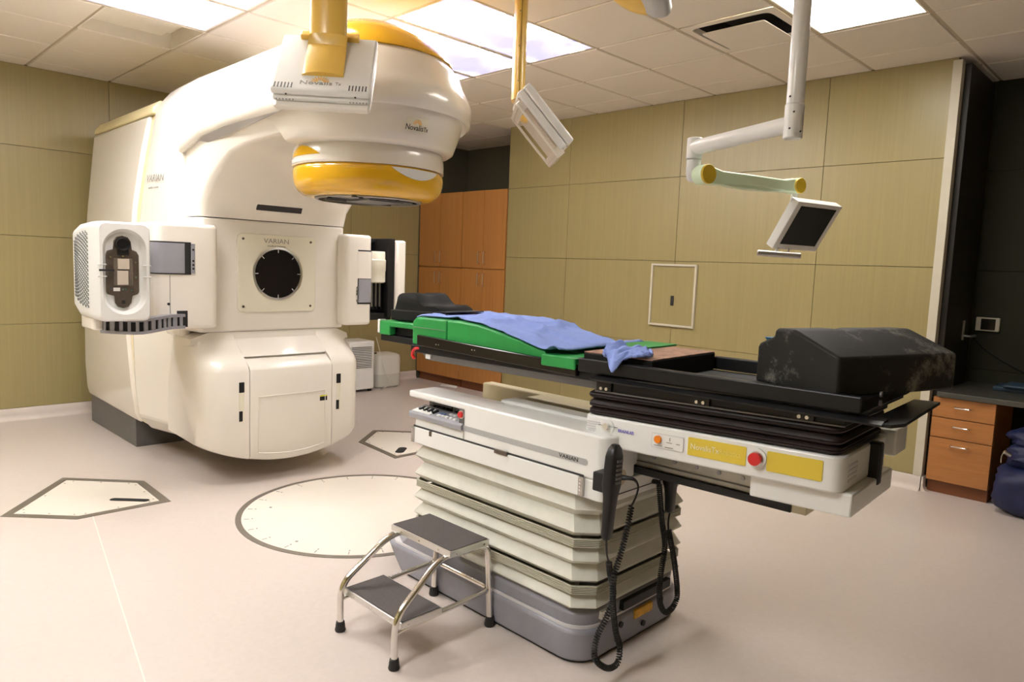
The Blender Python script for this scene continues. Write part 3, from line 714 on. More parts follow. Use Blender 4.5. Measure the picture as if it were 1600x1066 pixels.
MS = Matrix.Translation((cxp, 0, czp)) @ Matrix.Diagonal((1.30, 1, 1.27, 1)) @ Matrix.Translation((-cxp, 0, -czp))
obj('back_plate', prism(B(), [(cxp+x*1.15, czp+z) for x, z in PL], yb_-.006, yb_+.004, 'y'), M_BROWN, db, 0, .002, M=MS)
obj('lens_mount', lathe(B(), [(.001, yb_-.008), (.018, yb_-.009), (.024, yb_-.02), (.028, yb_-.018), (.029, yb_-.004)], (cxp, 0, czp+.103), (0, 1, 0), 28), M_BLACK, db, M=MS)
obj('lens_housing', box(B(), cxp-.020, cxp+.022, yb_-.014, yb_-.004, czp+.058, czp+.082), M_BLACK, db, 0, .002, M=MS)
bm = B(); box(bm, cxp-.034, cxp+.036, yb_-.010, yb_-.004, czp-.065, czp+.046); obj('inner_frame', bm, mat('brown_grey_metal', (.24, .20, .165), .35, metal=.6, var=.15, nscale=30), db, 0, .002, M=MS)
obj('window_block', box(B(), cxp-.020, cxp+.022, yb_-.016, yb_-.006, czp+.002, czp+.044), M_TAN, db, 0, .001, M=MS)
obj('window_block', box(B(), cxp-.022, cxp+.018, yb_-.014, yb_-.006, czp-.062, czp-.004), M_TAN, db, 0, .001, M=MS)
obj('label', box(B(), cxp-.036, cxp-.012, yb_-.0085, yb_-.004, czp-.088, czp-.074), M_WHITE, db, 0, M=MS)
for a, b in ((-.045, .05), (-.045, -.02), (.046, .03), (.046, -.03), (.0, .055), (-.002, -.08), (.010, -.08), (.03, -.085), (-.046, -.078)):
    obj('bolt', cyl(B(), (cxp+a, yb_-.006, czp+b), (cxp+a, yb_-.011, czp+b), .0045, seg=8), M_CHROME, db, M=MS)
obj('square_hole', box(B(), cxp-.006, cxp+.006, yb_-.0075, yb_-.004, czp-.140, czp-.126), M_BLACKM, db, 0, M=MS)
obj('slit', box(B(), bx0+.006, bx0+.075, by-.0025, by+.004, 1.321, 1.331), M_BLACKM, db, 0)
bm = B()
for s, xc in ((-1, bx0+.02), (1, bx1-.02)):
    box(bm, xc-.021, xc+.021, by-.0015, by+.012, 1.292, 1.297); box(bm, xc-.021, xc+.021, by-.0015, by+.012, 1.352, 1.357)
obj('side_rib', bm, M_WHITE, db, 0, .002)
bm = B()
for i in range(11):
    y = .50+.025*i; hh = .20*math.sqrt(max(.1, 1-((i-1)/14)**2)); x = bx0-.001+.006*max(0, (y-.68)/.12)
    n = 19
    for k in range(n):
        z = 1.33 - hh + 2*hh*(k+.5*(i % 2))/n
        obox(bm, (x, y, z), (1, 0, 0), (0, .8, -.6), (0, .6, .8), .0035, .0022, .0075)
vh = obj('vent_hole', bm, M_GREYD, db, 0); vh['kind'] = 'stuff'
LA('imager_mount', prism(B(), rrect(-3.945, -3.87, .52, .75, .03), 1.0, 1.08, 'z'), M_CREAM, 40, .01)
# right imaging arm
ra = LA('imager_arm', prism(B(), rrect(-2.36, -2.135, .60, 1.0, .04, 6), .97, 1.605, 'z'), M_CREAM, 40, .02, 4)
obj('recess', prism(B(), rrect(-2.285, -2.131, .597, .8, .04, 6), 1.12, 1.50, 'z'), M_BLACKM, ra)
obj('shutter', prism(B(), rrect(-2.283, -2.128, .594, .8, .04, 6), 1.30, 1.49, 'z'), M_CREAM, ra)
obj('grey_panel', prism(B(), rrect(-2.278, -2.131, .595, .8, .04, 6), 1.13, 1.296, 'z'), M_GREY, ra)
bm = B()
for z in (1.145, 1.19, 1.21, 1.235): cyl(bm, (-2.262, .596, z), (-2.262, .591, z), .009, seg=10)
obj('button', bm, M_GREYD, ra)
so = LA('source_box', box(B(), -1.80, -1.705, .78, 1.15, 1.03, 1.59), M_CREAM, 40, .02, 3)
bm = B(); box(bm, -2.12, -1.80, 1.05, 1.12, 1.0, 1.60); box(bm, -2.10, -1.80, .98, 1.08, 1.57, 1.60); box(bm, -2.10, -1.80, .84, 1.08, .98, 1.03); box(bm, -1.86, -1.80, .80, 1.1, 1.0, 1.60)
for x in (-1.95, -1.915, -1.88): box(bm, x-.006, x+.006, .86, .9, 1.06, 1.28)
obj('open_frame', bm, M_BLACK, so, 0, .004)
obj('tube_housing', lathe(B(), [(.001, 1.50), (.060, 1.50), (.064, 1.49), (.064, 1.44), (.070, 1.435), (.070, 1.355), (.067, 1.35), (.067, 1.27), (.052, 1.262), (.001, 1.262)], (-1.925, .86, 0), seg=32), M_CREAM2, so)
bm = B()
for x in (-1.965, -1.93, -1.895): cyl(bm, (x, .86, 1.08), (x, .86, 1.27), .008, seg=8)
obj('rod', bm, M_STEEL, so)
obj('inner_panel', box(B(), -1.85, -1.825, .86, 1.0, 1.34, 1.46), M_TAN, so, 0)

# ============================================================ TREATMENT COUCH
co_ = thing('treatment_couch', (IX, -1.5, 0), 'long black treatment couch on a white pedestal with ivory bellows', 'treatment table')
ML = Matrix.Translation((IX, IY, 0)) @ Matrix.Rotation(math.radians(3.0), 4, 'Z')      # frame of the sliding top
def CB(name, bm, m, smooth=40, bev=0, seg=2, parent=None): return obj(name, bm, m, parent or co_, smooth, bev, seg)
def CT(name, bm, m, smooth=40, bev=0, seg=2, parent=None): return obj(name, bm, m, parent or co_, smooth, bev, seg, M=ML)
def base_plan(ins, nose, ynose, z, r=.10):
    P = []
    x0, x1, y0 = IX-.34+ins, IX+.34-ins, -2.225+ins
    for i in range(7):
        a = PI + PI/2*i/6; P.append((x0+r+r*math.cos(a), y0+r+r*math.sin(a), z))
    for i in range(7):
        a = 1.5*PI + PI/2*i/6; P.append((x1-r+r*math.cos(a), y0+r+r*math.sin(a), z))
    P += [(x1, -1.22, z), (x1-.08, ynose, z), (x0+nose+.10, ynose, z), (x0+nose*.5, ynose-.06, z), (x0, ynose-.16, z), (x0, -1.24, z)]
    return P
CB('base_lower', loft(B(), [base_plan(.004, .10, -1.01, .012), base_plan(0, .10, -.98, .05), base_plan(0, .10, -.925, .12), base_plan(.012, .10, -.935, .132)]), M_GREYB, 35, .006)
CB('base_line', loft(B(), [base_plan(.010, .10, -.95, .130), base_plan(.010, .10, -.95, .140)]), M_GREYL, 35)
CB('base_upper', loft(B(), [base_plan(.016, .10, -.99, .138), base_plan(.012, .10, -1.04, .185), base_plan(.03, .10, -1.08, .20)]), M_GREYB, 35, .004)
CB('base_skirt', loft(B(), [base_plan(.012, .10, -1.03, .0031), base_plan(.012, .10, -1.03, .014)]), M_BLACKM, 35)
# panel on the foot end of the base
bm = B(); box(bm, IX-.10, IX+.22, -2.232, -2.21, .150, .185); CB('connector_strip', bm, M_BLACK, 0, .002)
CB('amber_plate', box(B(), IX-.02, IX+.10, -2.232, -2.215, .09, .125), mat('amber_label', (.75, .40, .03), .5, var=.3, nscale=40), 0, .003)
bm = B()
for x, z in ((-.11, .10), (-.13, .05), (.04, .055), (.16, .115), (.165, .08)): cyl(bm, (IX+x, -2.228, z), (IX+x, -2.234, z), .012, seg=12)
CB('socket', bm, M_BLACK)
CB('mark_plate', box(B(), IX-.225, IX-.185, -2.226, -2.205, .155, .185), M_WHITE, 0)
# bellows
def bel_plan(ins, z, ch=.065):
    x0, x1, y0, y1 = IX-.34+ins, IX+.34-ins, -2.235+ins, -1.235-ins
    c = ch
    return [(x0+c, y0, z), (x1-c, y0, z), (x1, y0+c, z), (x1, y1-c*.3, z), (x1-c*.3, y1, z), (x0+c*.3, y1, z), (x0, y1-c*.3, z), (x0, y0+c, z)]
folds = [(.635, .548), (.548, .470), (.438, .366), (.366, .296), (.264, .196)]
for z1, z0 in folds:
    zm = z0+(z1-z0)*.36
    CB('bellows_fold', loft(B(), [bel_plan(.030, z1), bel_plan(.003, zm+.006), bel_plan(.0, zm), bel_plan(.003, zm-.004), bel_plan(.030, z0)], True, False, False), M_BELLOW, 0)
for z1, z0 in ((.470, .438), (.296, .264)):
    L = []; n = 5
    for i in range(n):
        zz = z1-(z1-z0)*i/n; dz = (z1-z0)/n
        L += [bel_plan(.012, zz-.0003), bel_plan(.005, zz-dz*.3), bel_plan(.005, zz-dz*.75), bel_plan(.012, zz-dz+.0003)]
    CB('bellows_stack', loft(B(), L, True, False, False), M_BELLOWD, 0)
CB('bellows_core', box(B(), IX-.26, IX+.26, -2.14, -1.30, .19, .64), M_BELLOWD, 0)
# carriage
xn = IX-.34          # near face
def rplan(x0, x1, y0, y1, r, n=6): return rrect(x0, x1, y0, y1, r, n)
CB('carriage_body', prism(B(), rplan(xn, IX+.34, -2.30, -1.23, .045, 8), .632, .702, 'z'), M_WHITE, 40, .004)
bm = prism(B(), [(-2.30, .702), (-1.565, .702), (-1.565, .832), (-1.195, .832), (-1.195, .8615), (-2.30, .8615)], xn, xn+.16, 'x')
bmesh.ops.recalc_face_normals(bm, faces=bm.faces[:])
ev = [e for e in bm.edges if all(abs(v.co.x-xn) < 1e-5 and abs(v.co.y+2.30) < 1e-5 for v in e.verts)]
bmesh.ops.bevel(bm, geom=ev, offset=.045, segments=8, affect='EDGES', profile=.5)
CB('side_rail', bm, M_WHITE, 40, .009, 3)
CB('nook_base', box(B(), xn, xn+.15, -1.565, -1.25, .702, .747), M_WHITE, 0)
CB('raised_deck', box(B(), xn+.15, xn+.24, -2.30, -1.62, .74, .872), M_WHITE, 0, .012, 3)
CB('far_rail', box(B(), IX+.27, IX+.34, -2.20, -1.02, .62, .815), M_BEIGE, 0, .008, 3)
CB('far_rail_ledge', box(B(), IX+.18, IX+.27, -2.20, -1.02, .62, .735), M_BEIGE, 0, .004)
CB('far_block', box(B(), IX+.13, IX+.27, -2.25, -1.47, .75, .825), M_BEIGE, 0, .006)
CB('tray_floor', box(B(), xn+.1, IX+.27, -2.25, -1.25, .70, .748), M_GREYD, 0)
# control nook
nk_ = CB('control_nook', box(B(), xn+.075, xn+.15, -1.565, -1.25, .74, .835), M_GREYD, 0)
bm = B(); box(bm, xn+.070, xn+.077, -1.41, -1.28, .785, .828); box(bm, xn+.070, xn+.077, -1.55, -1.43, .785, .828); obj('display', bm, M_BLACKG, nk_, 0)
pts = [(xn-.012, .747), (xn-.014, .768), (xn-.006, .774), (xn+.08, .792), (xn+.08, .747)]
kp = CB('keypad', prism(B(), pts, -1.566, -1.215, 'y'), M_GREY, 30, .003)
sl = Vector((.086, 0, .018)).normalized(); nz = Vector((-sl.z, 0, sl.x))
def keys(lst, m, hx, hy, hz=.004, name='key'):
    bm = B()
    for u, y in lst:
        c = Vector((xn-.006, y, .774))+sl*u+nz*.002
        obox(bm, c, sl, (0, 1, 0), nz, hx, hy, hz)
    return obj(name, bm, m, kp, 0)
keys([(.018, -1.395-.026*i) for i in range(5)]+[(.05, -1.44), (.05, -1.465), (.03, -1.525)], M_WHITE, .006, .009)
keys([(.016, -1.29)], M_WHITE, .014, .06, .002, 'key_bar'); keys([(.045, -1.25-.022*i) for i in range(5)], M_WHITE, .006, .007)
keys([(.035, -1.26-.03*i) for i in range(4)], M_BLACK, .016, .006, .007, 'thumb_wheel')
keys([(.035, -1.395)], mat('keypad_blue', (.12, .18, .32), .4), .012, .018, .002, 'display_pad')
bm = B(); cyl(bm, (xn-.002, -1.552, .812), (xn-.012, -1.552, .812), .014, .012, seg=24); obj('stop_button', bm, M_RED, kp)
bm = B(); cyl(bm, (xn+.0, -1.552, .812), (xn-.004, -1.552, .812), .017, seg=24); obj('button_ring', bm, M_ALU, kp)
CB('button_post', box(B(), xn, xn+.08, -1.568, -1.535, .745, .835), M_GREYD, 0, .003)
strip = CB('grey_strip', prism(B(), [(y, z) for y, z in rrect(-2.215, -1.55, .748, .770, .0105)], xn-.0015, xn+.01, 'x'), mat('grey_badge_strip', (.42, .42, .42), .4), 0)
text('VARIAN', .02, (xn-.0022, -2.13, .759), (0, -1, 0), (0, 0, 1), M_INKB, strip, sx=1.25)
dr_ = CB('flip_door', box(B(), xn-.010, xn+.002, -2.185, -1.255, .638, .706), M_WHITE, 0, .002)
CB('door_gap', box(B(), xn-.003, xn+.002, -2.20, -1.24, .705, .713), M_INKB, 0)
obj('latch', box(B(), xn-.016, xn-.004, -1.835, -1.765, .700, .716), M_BROWN, dr_, 0, .002)
obj('notch', box(B(), xn-.0115, xn-.005, -1.375, -1.358, .686, .7065), M_BROWN, dr_, 0)
for y in (-1.245, -2.195):
    hg = CB('hinge', box(B(), xn-.012, xn, y-.012, y+.010, .638, .706), M_STEEL, 0, .001)
    bm = B()
    for z in (.648, .66, .672, .684, .696): cyl(bm, (xn-.012, y, z), (xn-.0145, y, z), .0035, seg=8)
    obj('rivet', bm, M_CHROME, hg)
CB('end_socket', cyl(B(), (-3.075, -2.298, .715), (-3.075, -2.306, .715), .028, seg=24), M_BEIGE)
CB('end_seam', box(B(), xn+.03, IX+.3, -2.302, -2.295, .654, .657), M_INKB, 0)
SH = Matrix.Identity(4); SH[2][1] = -.024; SH[2][3] = -.024*1.8
ML_TOP = ML.copy(); ML_TILT = ML @ SH
# tilt module: white box, bellows, black frame
ML = ML_TILT
wb_ = CT('tilt_box', prism(B(), rrect(-.388, .07, -2.665, -1.795, .035, 6), .812, .915, 'z'), M_WHITE, 40, .006)
# lower white lip follows measured slope of box bottom
CT('tilt_box_end', box(B(), -.36, .05, -2.69, -2.40, .745, .812), M_WHITE, 0, .006)
CT('motor_box', box(B(), .06, .20, -2.69, -2.40, .845, .93), M_WHITE, 0, .006)
CT('strap_block', box(B(), -.13, -.095, -2.695, -2.66, .79, .92), M_BLACK, 0, .006)
bm = B()
for i in range(4): box(bm, -.33, -.25, -2.6665, -2.664, .835+.014*i, .843+.014*i)
obj('fine_print', bm, M_GREYL, wb_, 0, M=ML)
xf = -.3895
def lbl(name, y0, y1, z0, z1, m, par=wb_, r=.004, d=.0012): return obj(name, prism(B(), [(y, z) for y, z in rrect(y0, y1, z0, z1, r)], xf-d, xf+.004, 'x'), m, par, 0, M=ML)
lbl('yellow_label', -2.395, -2.205, .842, .899, M_YLABEL); lbl('yellow_label', -2.615, -2.458, .840, .899, M_YLABEL)
def ltext(s, size, y, z, m, sx=1, par=wb_, sh=0):
    o = ML @ Vector((xf-.0018, y, z)); xd = ML.to_3x3() @ Vector((0, -1, 0)); return text(s, size, o, xd, (0, 0, 1), m, par, sx=sx, shear=sh)
ltext('NovalisTx', .026, -2.262, .871, M_INKL, .9); ltext('Robotics', .024, -2.345, .871, mat('faint_ink', (.80, .66, .16), .5), .8)
ltext('BRAINLAB', .016, -1.975, .877, M_INKBL, .85)
bm = B()
for i, (a, b) in enumerate(((-1.815, -1.868), (-1.815, -1.856), (-1.815, -1.85), (-1.815, -1.852), (-1.818, -1.848))): box(bm, xf-.0010, xf+.002, b, a, .893-.008*i-.0015, .893-.008*i+.0015)
obj('fine_print', bm, M_GREYL, wb_, 0, M=ML)
def lcyl(name, y, z, r, d0, d1, m, par=wb_, r1=None): return obj(name, cyl(B(), (xf-d0, y, z), (xf-d1, y, z), r, r1, 24), m, par, M=ML)
lcyl('knob_plate', -1.900, .884, .026, -.002, .0012, M_WHITE); lcyl('knob', -1.900, .886, .012, 0, .018, M_ALU)
bm = B(); box(bm, xf-.002, xf+.002, -1.940, -1.862, .8855, .8865); obj('knob_line', bm, M_INKB, wb_, 0, M=ML)
lbl('switch_label', -2.19, -2.075, .845, .893, M_GREYL); lbl('switch_plate', -2.188, -2.077, .847, .891, M_WHITE, d=.0016)
lcyl('orange_button', -2.10, .874, .0125, 0, .009, M_ORANGE)
bm = B()
for y0, y1, z in ((-2.115, -2.085, .853), (-2.15, -2.13, .868), (-2.178, -2.165, .868), (-2.155, -2.125, .852)): box(bm, xf-.0022, xf, y0, y1, z-.0012, z+.0012)
box(bm, xf-.0022, xf, -2.143, -2.140, .873, .885); obj('fine_print', bm, M_INK, wb_, 0, M=ML)
lcyl('button_collar', -2.428, .872, .030, 0, .006, M_WHITE); lcyl('stop_button', -2.428, .872, .019, .004, .022, M_RED); lcyl('button_ring', -2.428, .872, .022, 0, .009, M_ALU)
def tb_plan(ins, z, yo=0): return [(x, y, z) for x, y in rrect(-.385+ins, .06-ins, -2.655+ins+yo, -1.80-ins*.6+yo, .03, 4)]
TBF = [(.915, .928, .012, .004), (.928, .941, .004, .012), (.941, .954, .012, .002), (.954, .972, .002, .016), (.972, .986, .014, .0), (.986, .999, .0, .012)]
for z0, z1, i0, i1 in TBF:
    CT('black_bellows_fold', loft(B(), [tb_plan(.02, z0), tb_plan(i0, z0+.001), tb_plan((i0+i1)/2-.004, (z0+z1)/2), tb_plan(i1, z1-.001), tb_plan(.02, z1)]), M_BRBEL, 35)
fr = CT('top_frame', box(B(), -.375, .05, -2.66, -1.835, .998, 1.052), M_CARBON, 0, .004)
bm = B(); box(bm, -.382, -.37, -2.66, -1.835, .998, 1.003); box(bm, -.384, -.37, -2.66, -1.835, 1.048, 1.054); obj('frame_edge', bm, M_GREYD, fr, 0, M=ML)
for y in (-1.875, -2.235, -2.55):
    blk = obj('bolt_block', box(B(), -.384, -.37, y-.028, y+.026, 1.004, 1.038), M_BLACK, fr, 0, M=ML)
    bm = B()
    for d in (-.010, .012): cyl(bm, (-.384, y+d, 1.013), (-.389, y+d, 1.013), .0055, seg=12)
    obj('bolt', bm, M_ALU, fr, M=ML)
ML = ML_TOP
# long black couch top
tt = CT('table_top', box(B(), -.370, .128, -1.86, -.83, 1.03, 1.064), M_CARBON, 0, .004)
CT('table_rail', prism(B(), [(-.895, 1.066), (-.895, 1.113), (-1.755, 1.086), (-1.755, 1.042)], -.392, -.37, 'x'), M_BLACKG, 0, .003)
CT('table_rail', prism(B(), [(-.895, 1.066), (-.895, 1.113), (-1.755, 1.086), (-1.755, 1.042)], .128, .15, 'x'), M_BLACKG, 0, .003)
bm = B()
for y in (-1.02, -1.035, -1.235, -1.25): cyl(bm, (-.392, y, 1.082), (-.3935, y, 1.082), .0022, seg=8)
CT('rail_screw', bm, M_ALU)
CT('underside_tray', prism(B(), [(-.36, 1.03), (.10, 1.03), (.06, 1.018), (-.34, 1.0)], -1.86, -.90, 'y'), mat('grey_underside', (.12, .115, .11), .5), 0)
CT('head_tongue', prism(B(), [(-.30, -.83), (.02, -.83), (.0, -.50), (-.28, -.50)], 1.045, 1.075, 'z'), M_CARBON, 0, .003)
bm = B(); tube(bm, smooth_path([(-.365, -.885, 1.05), (-.372, -.86, 1.045), (-.372, -.845, 1.02), (-.368, -.855, 1.0)], 6), .007, 8); CT('red_hook', bm, M_RED)
CT('white_tag', box(B(), -.3655, -.36, -.955, -.925, 1.01, 1.043), M_WHITE, 0)
# foot half: deep black tub
CT('tub_side', box(B(), -.394, -.365, -2.70, -1.765, 1.064, 1.110), M_CARBON, 0, .004)
CT('tub_side', box(B(), .10, .135, -2.70, -1.755, 1.064, 1.112), M_CARBON, 0, .004)
CT('tub_end', box(B(), -.365, .10, -2.70, -2.66, 1.064, 1.10), M_CARBON, 0, .003)
CT('tub_floor', box(B(), -.365, .10, -2.69, -1.87, 1.052, 1.063), M_BLACKM, 0)
CT('tub_ledge', prism(B(), [(-.425, 1.050), (-.40, 1.056), (-.36, 1.058), (-.36, 1.045), (-.42, 1.044)], -2.76, -1.84, 'y'), M_CARBON, 0)
CT('foot_plate', prism(B(), [(-.42, -2.72), (.10, -2.72), (.12, -2.79), (-.36, -2.80), (-.41, -2.78)], 1.043, 1.052, 'z'), M_CARBON, 0, .001)
bm = B()
for z in (1.075, 1.10): cyl(bm, (-.22, -2.70, z), (-.22, -2.706, z), .008, seg=12)
CT('end_bolt', bm, M_GREY)
# rail assembly below the white box
ur = CT('slide_rail', box(B(), -.27, -.05, -2.50, -1.80, .738, .80), mat('grey_rail_metal', (.40, .39, .35), .4, metal=.5, var=.08, nscale=30), 0, .004)
obj('rail_groove', box(B(), -.274, -.26, -2.50, -1.80, .756, .760), M_GREYD, ur, 0, M=ML)
obj('rack_strip', box(B(), -.285, -.26, -2.50, -1.80, .715, .738), M_BLACK, ur, 0, M=ML)
for i in range(8): obj('bolt', cyl(B(), (-.268, -1.86-.08*i, .782), (-.274, -1.86-.08*i, .782), .007, seg=12), M_GREY, ur, M=ML)
CT('rail_end', box(B(), -.28, -.05, -2.545, -2.50, .715, .80), M_BEIGE, 0, .003)

# ============================================================ THINGS LYING ON THE COUCH
gp = thing('positioning_cushion', ML @ Vector((-.13, -1.2, 1.084)), 'bright green vinyl wedge cushion lying along the head half of the couch', 'cushion')
def GC(name, bm, m, smooth=40, bev=0, seg=2, par=None): return obj(name, bm, m, par or gp, smooth, bev, seg, M=ML)
GC('head_block', prism(B(), [(-.835, 1.0645), (-.835, 1.165), (-.86, 1.187), (-1.055, 1.187), (-1.055, 1.0645)], -.368, .125, 'x'), M_GREEN, 30, .008, 3)
GC('wedge', prism(B(), [(-1.058, 1.0645), (-1.058, 1.187), (-1.14, 1.188), (-1.24, 1.182), (-1.36, 1.163), (-1.48, 1.14), (-1.595, 1.113), (-1.595, 1.0645)], -.368, .125, 'x'), M_GREEN, 30, .008, 3)
GC('low_pad', box(B(), -.398, .125, -1.755, -1.598, 1.0645, 1.107), M_GREEN, 0, .006, 3)
GC('top_flap', box(B(), -.13, .135, -1.86, -1.72, 1.1325, 1.139), M_GREEN, 0, .002)
bm = B(); tube(bm, [(-.371, -.84, 1.142), (-.371, -1.05, 1.142)], .0012, 6); GC('seam_line', bm, M_GREYD)
GC('patch', box(B(), -.26, -.215, -1.66, -1.62, 1.1075, 1.111), M_GREENL, 0, .001)
t = thing('head_board', ML @ Vector((-.14, -.65, 1.075)), 'green vinyl covered head board at the tip of the couch', 'head board')
bm = B(); prism(bm, [(-.50, 1.076), (-.50, 1.143), (-.83, 1.146), (-.83, 1.118), (-.585, 1.118), (-.585, 1.076)], -.295, -.255, 'x')
obj('near_side', bm, M_GREEN, t, 30, .006, M=ML)
bm = B(); prism(bm, [(-.50, 1.076), (-.50, 1.143), (-.83, 1.146), (-.83, 1.118), (-.585, 1.118), (-.585, 1.076)], -.025, .015, 'x')
obj('far_side', bm, M_GREEN, t, 30, .006, M=ML)
obj('front_bar', box(B(), -.255, -.025, -.545, -.50, 1.076, 1.143), M_GREEN, t, 30, .006, M=ML)
obj('top_sheet', box(B(), -.256, -.024, -.83, -.545, 1.120, 1.143), M_GREEN, t, 30, .002, M=ML)
obj('inner_core', box(B(), -.250, -.03, -.80, -.56, 1.078, 1.118), M_BLACKM, t, 0, M=ML)
obj('tape', box(B(), -.298, -.26, -.513, -.497, 1.083, 1.147), M_WHITE, t, 0, .002, M=ML)
t = thing('head_rest', ML @ Vector((-.14, -.7, 1.145)), 'black moulded foam head rest on the green head board', 'head rest')
obj('base_block', prism(B(), [(-.535, 1.146), (-.532, 1.196), (-.86, 1.205), (-.87, 1.193), (-.82, 1.150)], -.25, -.03, 'x'), M_FOAM, t, 30, .006, M=ML)
PR = [(-.56, 1.198), (-.572, 1.24), (-.580, 1.272), (-.60, 1.279), (-.69, 1.283), (-.712, 1.272), (-.74, 1.245), (-.765, 1.232), (-.80, 1.232), (-.845, 1.234), (-.872, 1.222), (-.885, 1.199)]
hl = []
for x, k in ((-.245, .82), (-.235, .97), (-.20, 1), (-.17, .92), (-.14, .86), (-.11, .92), (-.08, 1), (-.045, .97), (-.035, .82)):
    hl.append([(x, y, 1.198+(z-1.198)*k) for y, z in PR])
obj('moulded_top', loft(B(), hl), M_FOAM, t, 45, M=ML)
bm = B(); box(bm, -.26, -.02, -.935, -.86, 1.205, 1.209); box(bm, -.26, -.256, -.935, -.925, 1.188, 1.207); obj('rear_plate', bm, M_BLACK, t, 0, M=ML)
# brown pad
t = thing('seat_pad', ML @ Vector((-.13, -1.9, 1.064)), 'worn black pad with brown and red printed top beside the green cushion', 'pad')
obj('body', box(B(), -.362, .095, -2.045, -1.765, 1.0645, 1.128), M_FOAM, t, 0, .004, M=ML)
obj('printed_top', prism(B(), [(-.360, -2.043), (.093, -2.043), (.093, -1.767), (-.360, -1.767)], 1.128, 1.132, 'z'), M_PAD, t, 0, .001, M=ML)
# knee wedge
ph = math.radians(21)
MW = ML @ Matrix.Translation((-.39, -2.635, 1.098)) @ Matrix.Rotation(-ph, 4, 'Z')    # x lateral, y toward the head
prof = [(0, 0), (0, .108), (.01, .114), (.145, .168), (.16, .173), (.222, .171), (.230, .166), (.233, .146), (.285, .120), (.292, .108), (.292, 0)]
kl = []
for x, k in ((0, .985), (.012, 1), (.19, 1), (.235, .965), (.28, 1), (.515, 1), (.53, .985)): kl.append([(x, y, z*(k if z > .13 else 1)) for y, z in prof])
tag(obj('knee_wedge', loft(B(), kl), M_WORN, None, 30, .008, 3, M=MW), 'large worn black vinyl knee wedge on the foot end of the couch', 'cushion')
# small bottle behind the wedge
t = thing('spray_bottle', ML @ Vector((-.02, -2.28, 1.06)), 'small white bottle with blue cap tucked against the black wedge', 'bottle')
obj('body', lathe(B(), [(.001, 1.06), (.028, 1.061), (.03, 1.07), (.03, 1.15), (.012, 1.17), (.012, 1.18)], (-.01, -2.30, 0), seg=20), M_WHITE, t, M=ML)
obj('cap', lathe(B(), [(.013, 1.178), (.014, 1.195), (.026, 1.215), (.001, 1.216)], (-.01, -2.30, 0), seg=20), mat('teal_cap', (.02, .16, .32), .4), t, M=ML)
# cloths
def cushion_z(y):
    P = [(-.83, 1.17), (-.87, 1.188), (-1.14, 1.19), (-1.24, 1.184), (-1.36, 1.165), (-1.48, 1.142), (-1.595, 1.116), (-1.655, 1.112), (-1.72, 1.130), (-1.80, 1.141)]
    for (a, za), (b, zb) in zip(P[:-1], P[1:]):
        if b <= y <= a: return za+(zb-za)*(y-a)/(b-a)
    return P[-1][1] if y < -1.8 else P[0][1]
def sheet(name, fn, nu, nv, m, th=.004):
    bm = B(); top = [[bm.verts.new(fn(i/nu, j/nv)) for j in range(nv+1)] for i in range(nu+1)]
    for i in range(nu):
        for j in range(nv): bm.faces.new((top[i][j], top[i+1][j], top[i+1][j+1], top[i][j+1]))
    o = obj(name, bm, m, None, 70, M=ML)
    s = o.modifiers.new('solid', 'SOLIDIFY'); s.thickness = th; s.offset = 1
    return o
def cl1(u, v):
    near = -.345 + .06*math.sin(u*5)*(u > .1)*.3 - (.02 if u > .35 else 0); far = .10
    y = -.84 - .83*u - .06*v*u
    x = near+(far-near)*v
    n1 = noise.noise(Vector((x*9, y*7, 1)))+.7*noise.noise(Vector((x*20, y*15, 5)))+.35*noise.noise(Vector((x*45, y*38, 9)))
    fold = .018*max(0, 1-abs((v-.30-.25*u)/.05))*(.25 < u < .95) + .016*max(0, 1-abs((u-.45-.15*v)/.04))*(v > .1) + .012*max(0, 1-abs((u-.75+.2*v)/.04))*(v > .3)
    z = cushion_z(y)+.004+.012*max(0, n1)+fold
    if u > .93: z += .012*math.sin((u-.93)/.07*PI)
    return (x, y, z)
tag(sheet('surgical_towel', cl1, 70, 40, M_BLUE), 'large crumpled blue cotton towel spread over the green wedge cushion', 'towel', 'blue towels on the couch')
def cl2(u, v):
    # folded cloth lying over the rim: u along the couch, v from the inside (0) to the hanging tip (1)
    y = -1.855 - .175*u - .03*v*(1-u)
    lerp = lambda P: next(p0[1]+(p1[1]-p0[1])*(u-p0[0])/(p1[0]-p0[0]) for p0, p1 in zip(P[:-1], P[1:]) if u <= p1[0])
    q0, q1 = lerp([(0, 2.2), (.12, .9), (.45, .6), (.7, .9), (1.001, 1.9)]), lerp([(0, 3.4), (.12, 4.5), (.30, 4.95), (.42, 4.6), (.55, 3.5), (.75, 3.1), (1.001, 2.6)])
    path = [(-.20, 1.140), (-.28, 1.152), (-.335, 1.156), (-.385, 1.145), (-.408, 1.120), (-.414, 1.070)]
    q = min(4.999, q0+(q1-q0)*v); i = int(q); f = q-i; a, b = path[i], path[i+1]
    x, z = a[0]+(b[0]-a[0])*f, a[1]+(b[1]-a[1])*f
    z += .012*noise.noise(Vector((u*9, v*6, 2)))*(1-.5*v) + .009*math.sin(u*17+v*5)*(1-v) + .012*max(0, 1-abs(u-.12)/.1)*(1-v) - .016*max(0, u-.6)
    x -= .010*math.sin(u*15+v*3)*v
    return (x-.006, y, z+.006)
tag(sheet('surgical_towel', cl2, 48, 40, M_BLUE, .010), 'small folded blue towel hanging over the near edge of the couch', 'towel', 'blue towels on the couch')

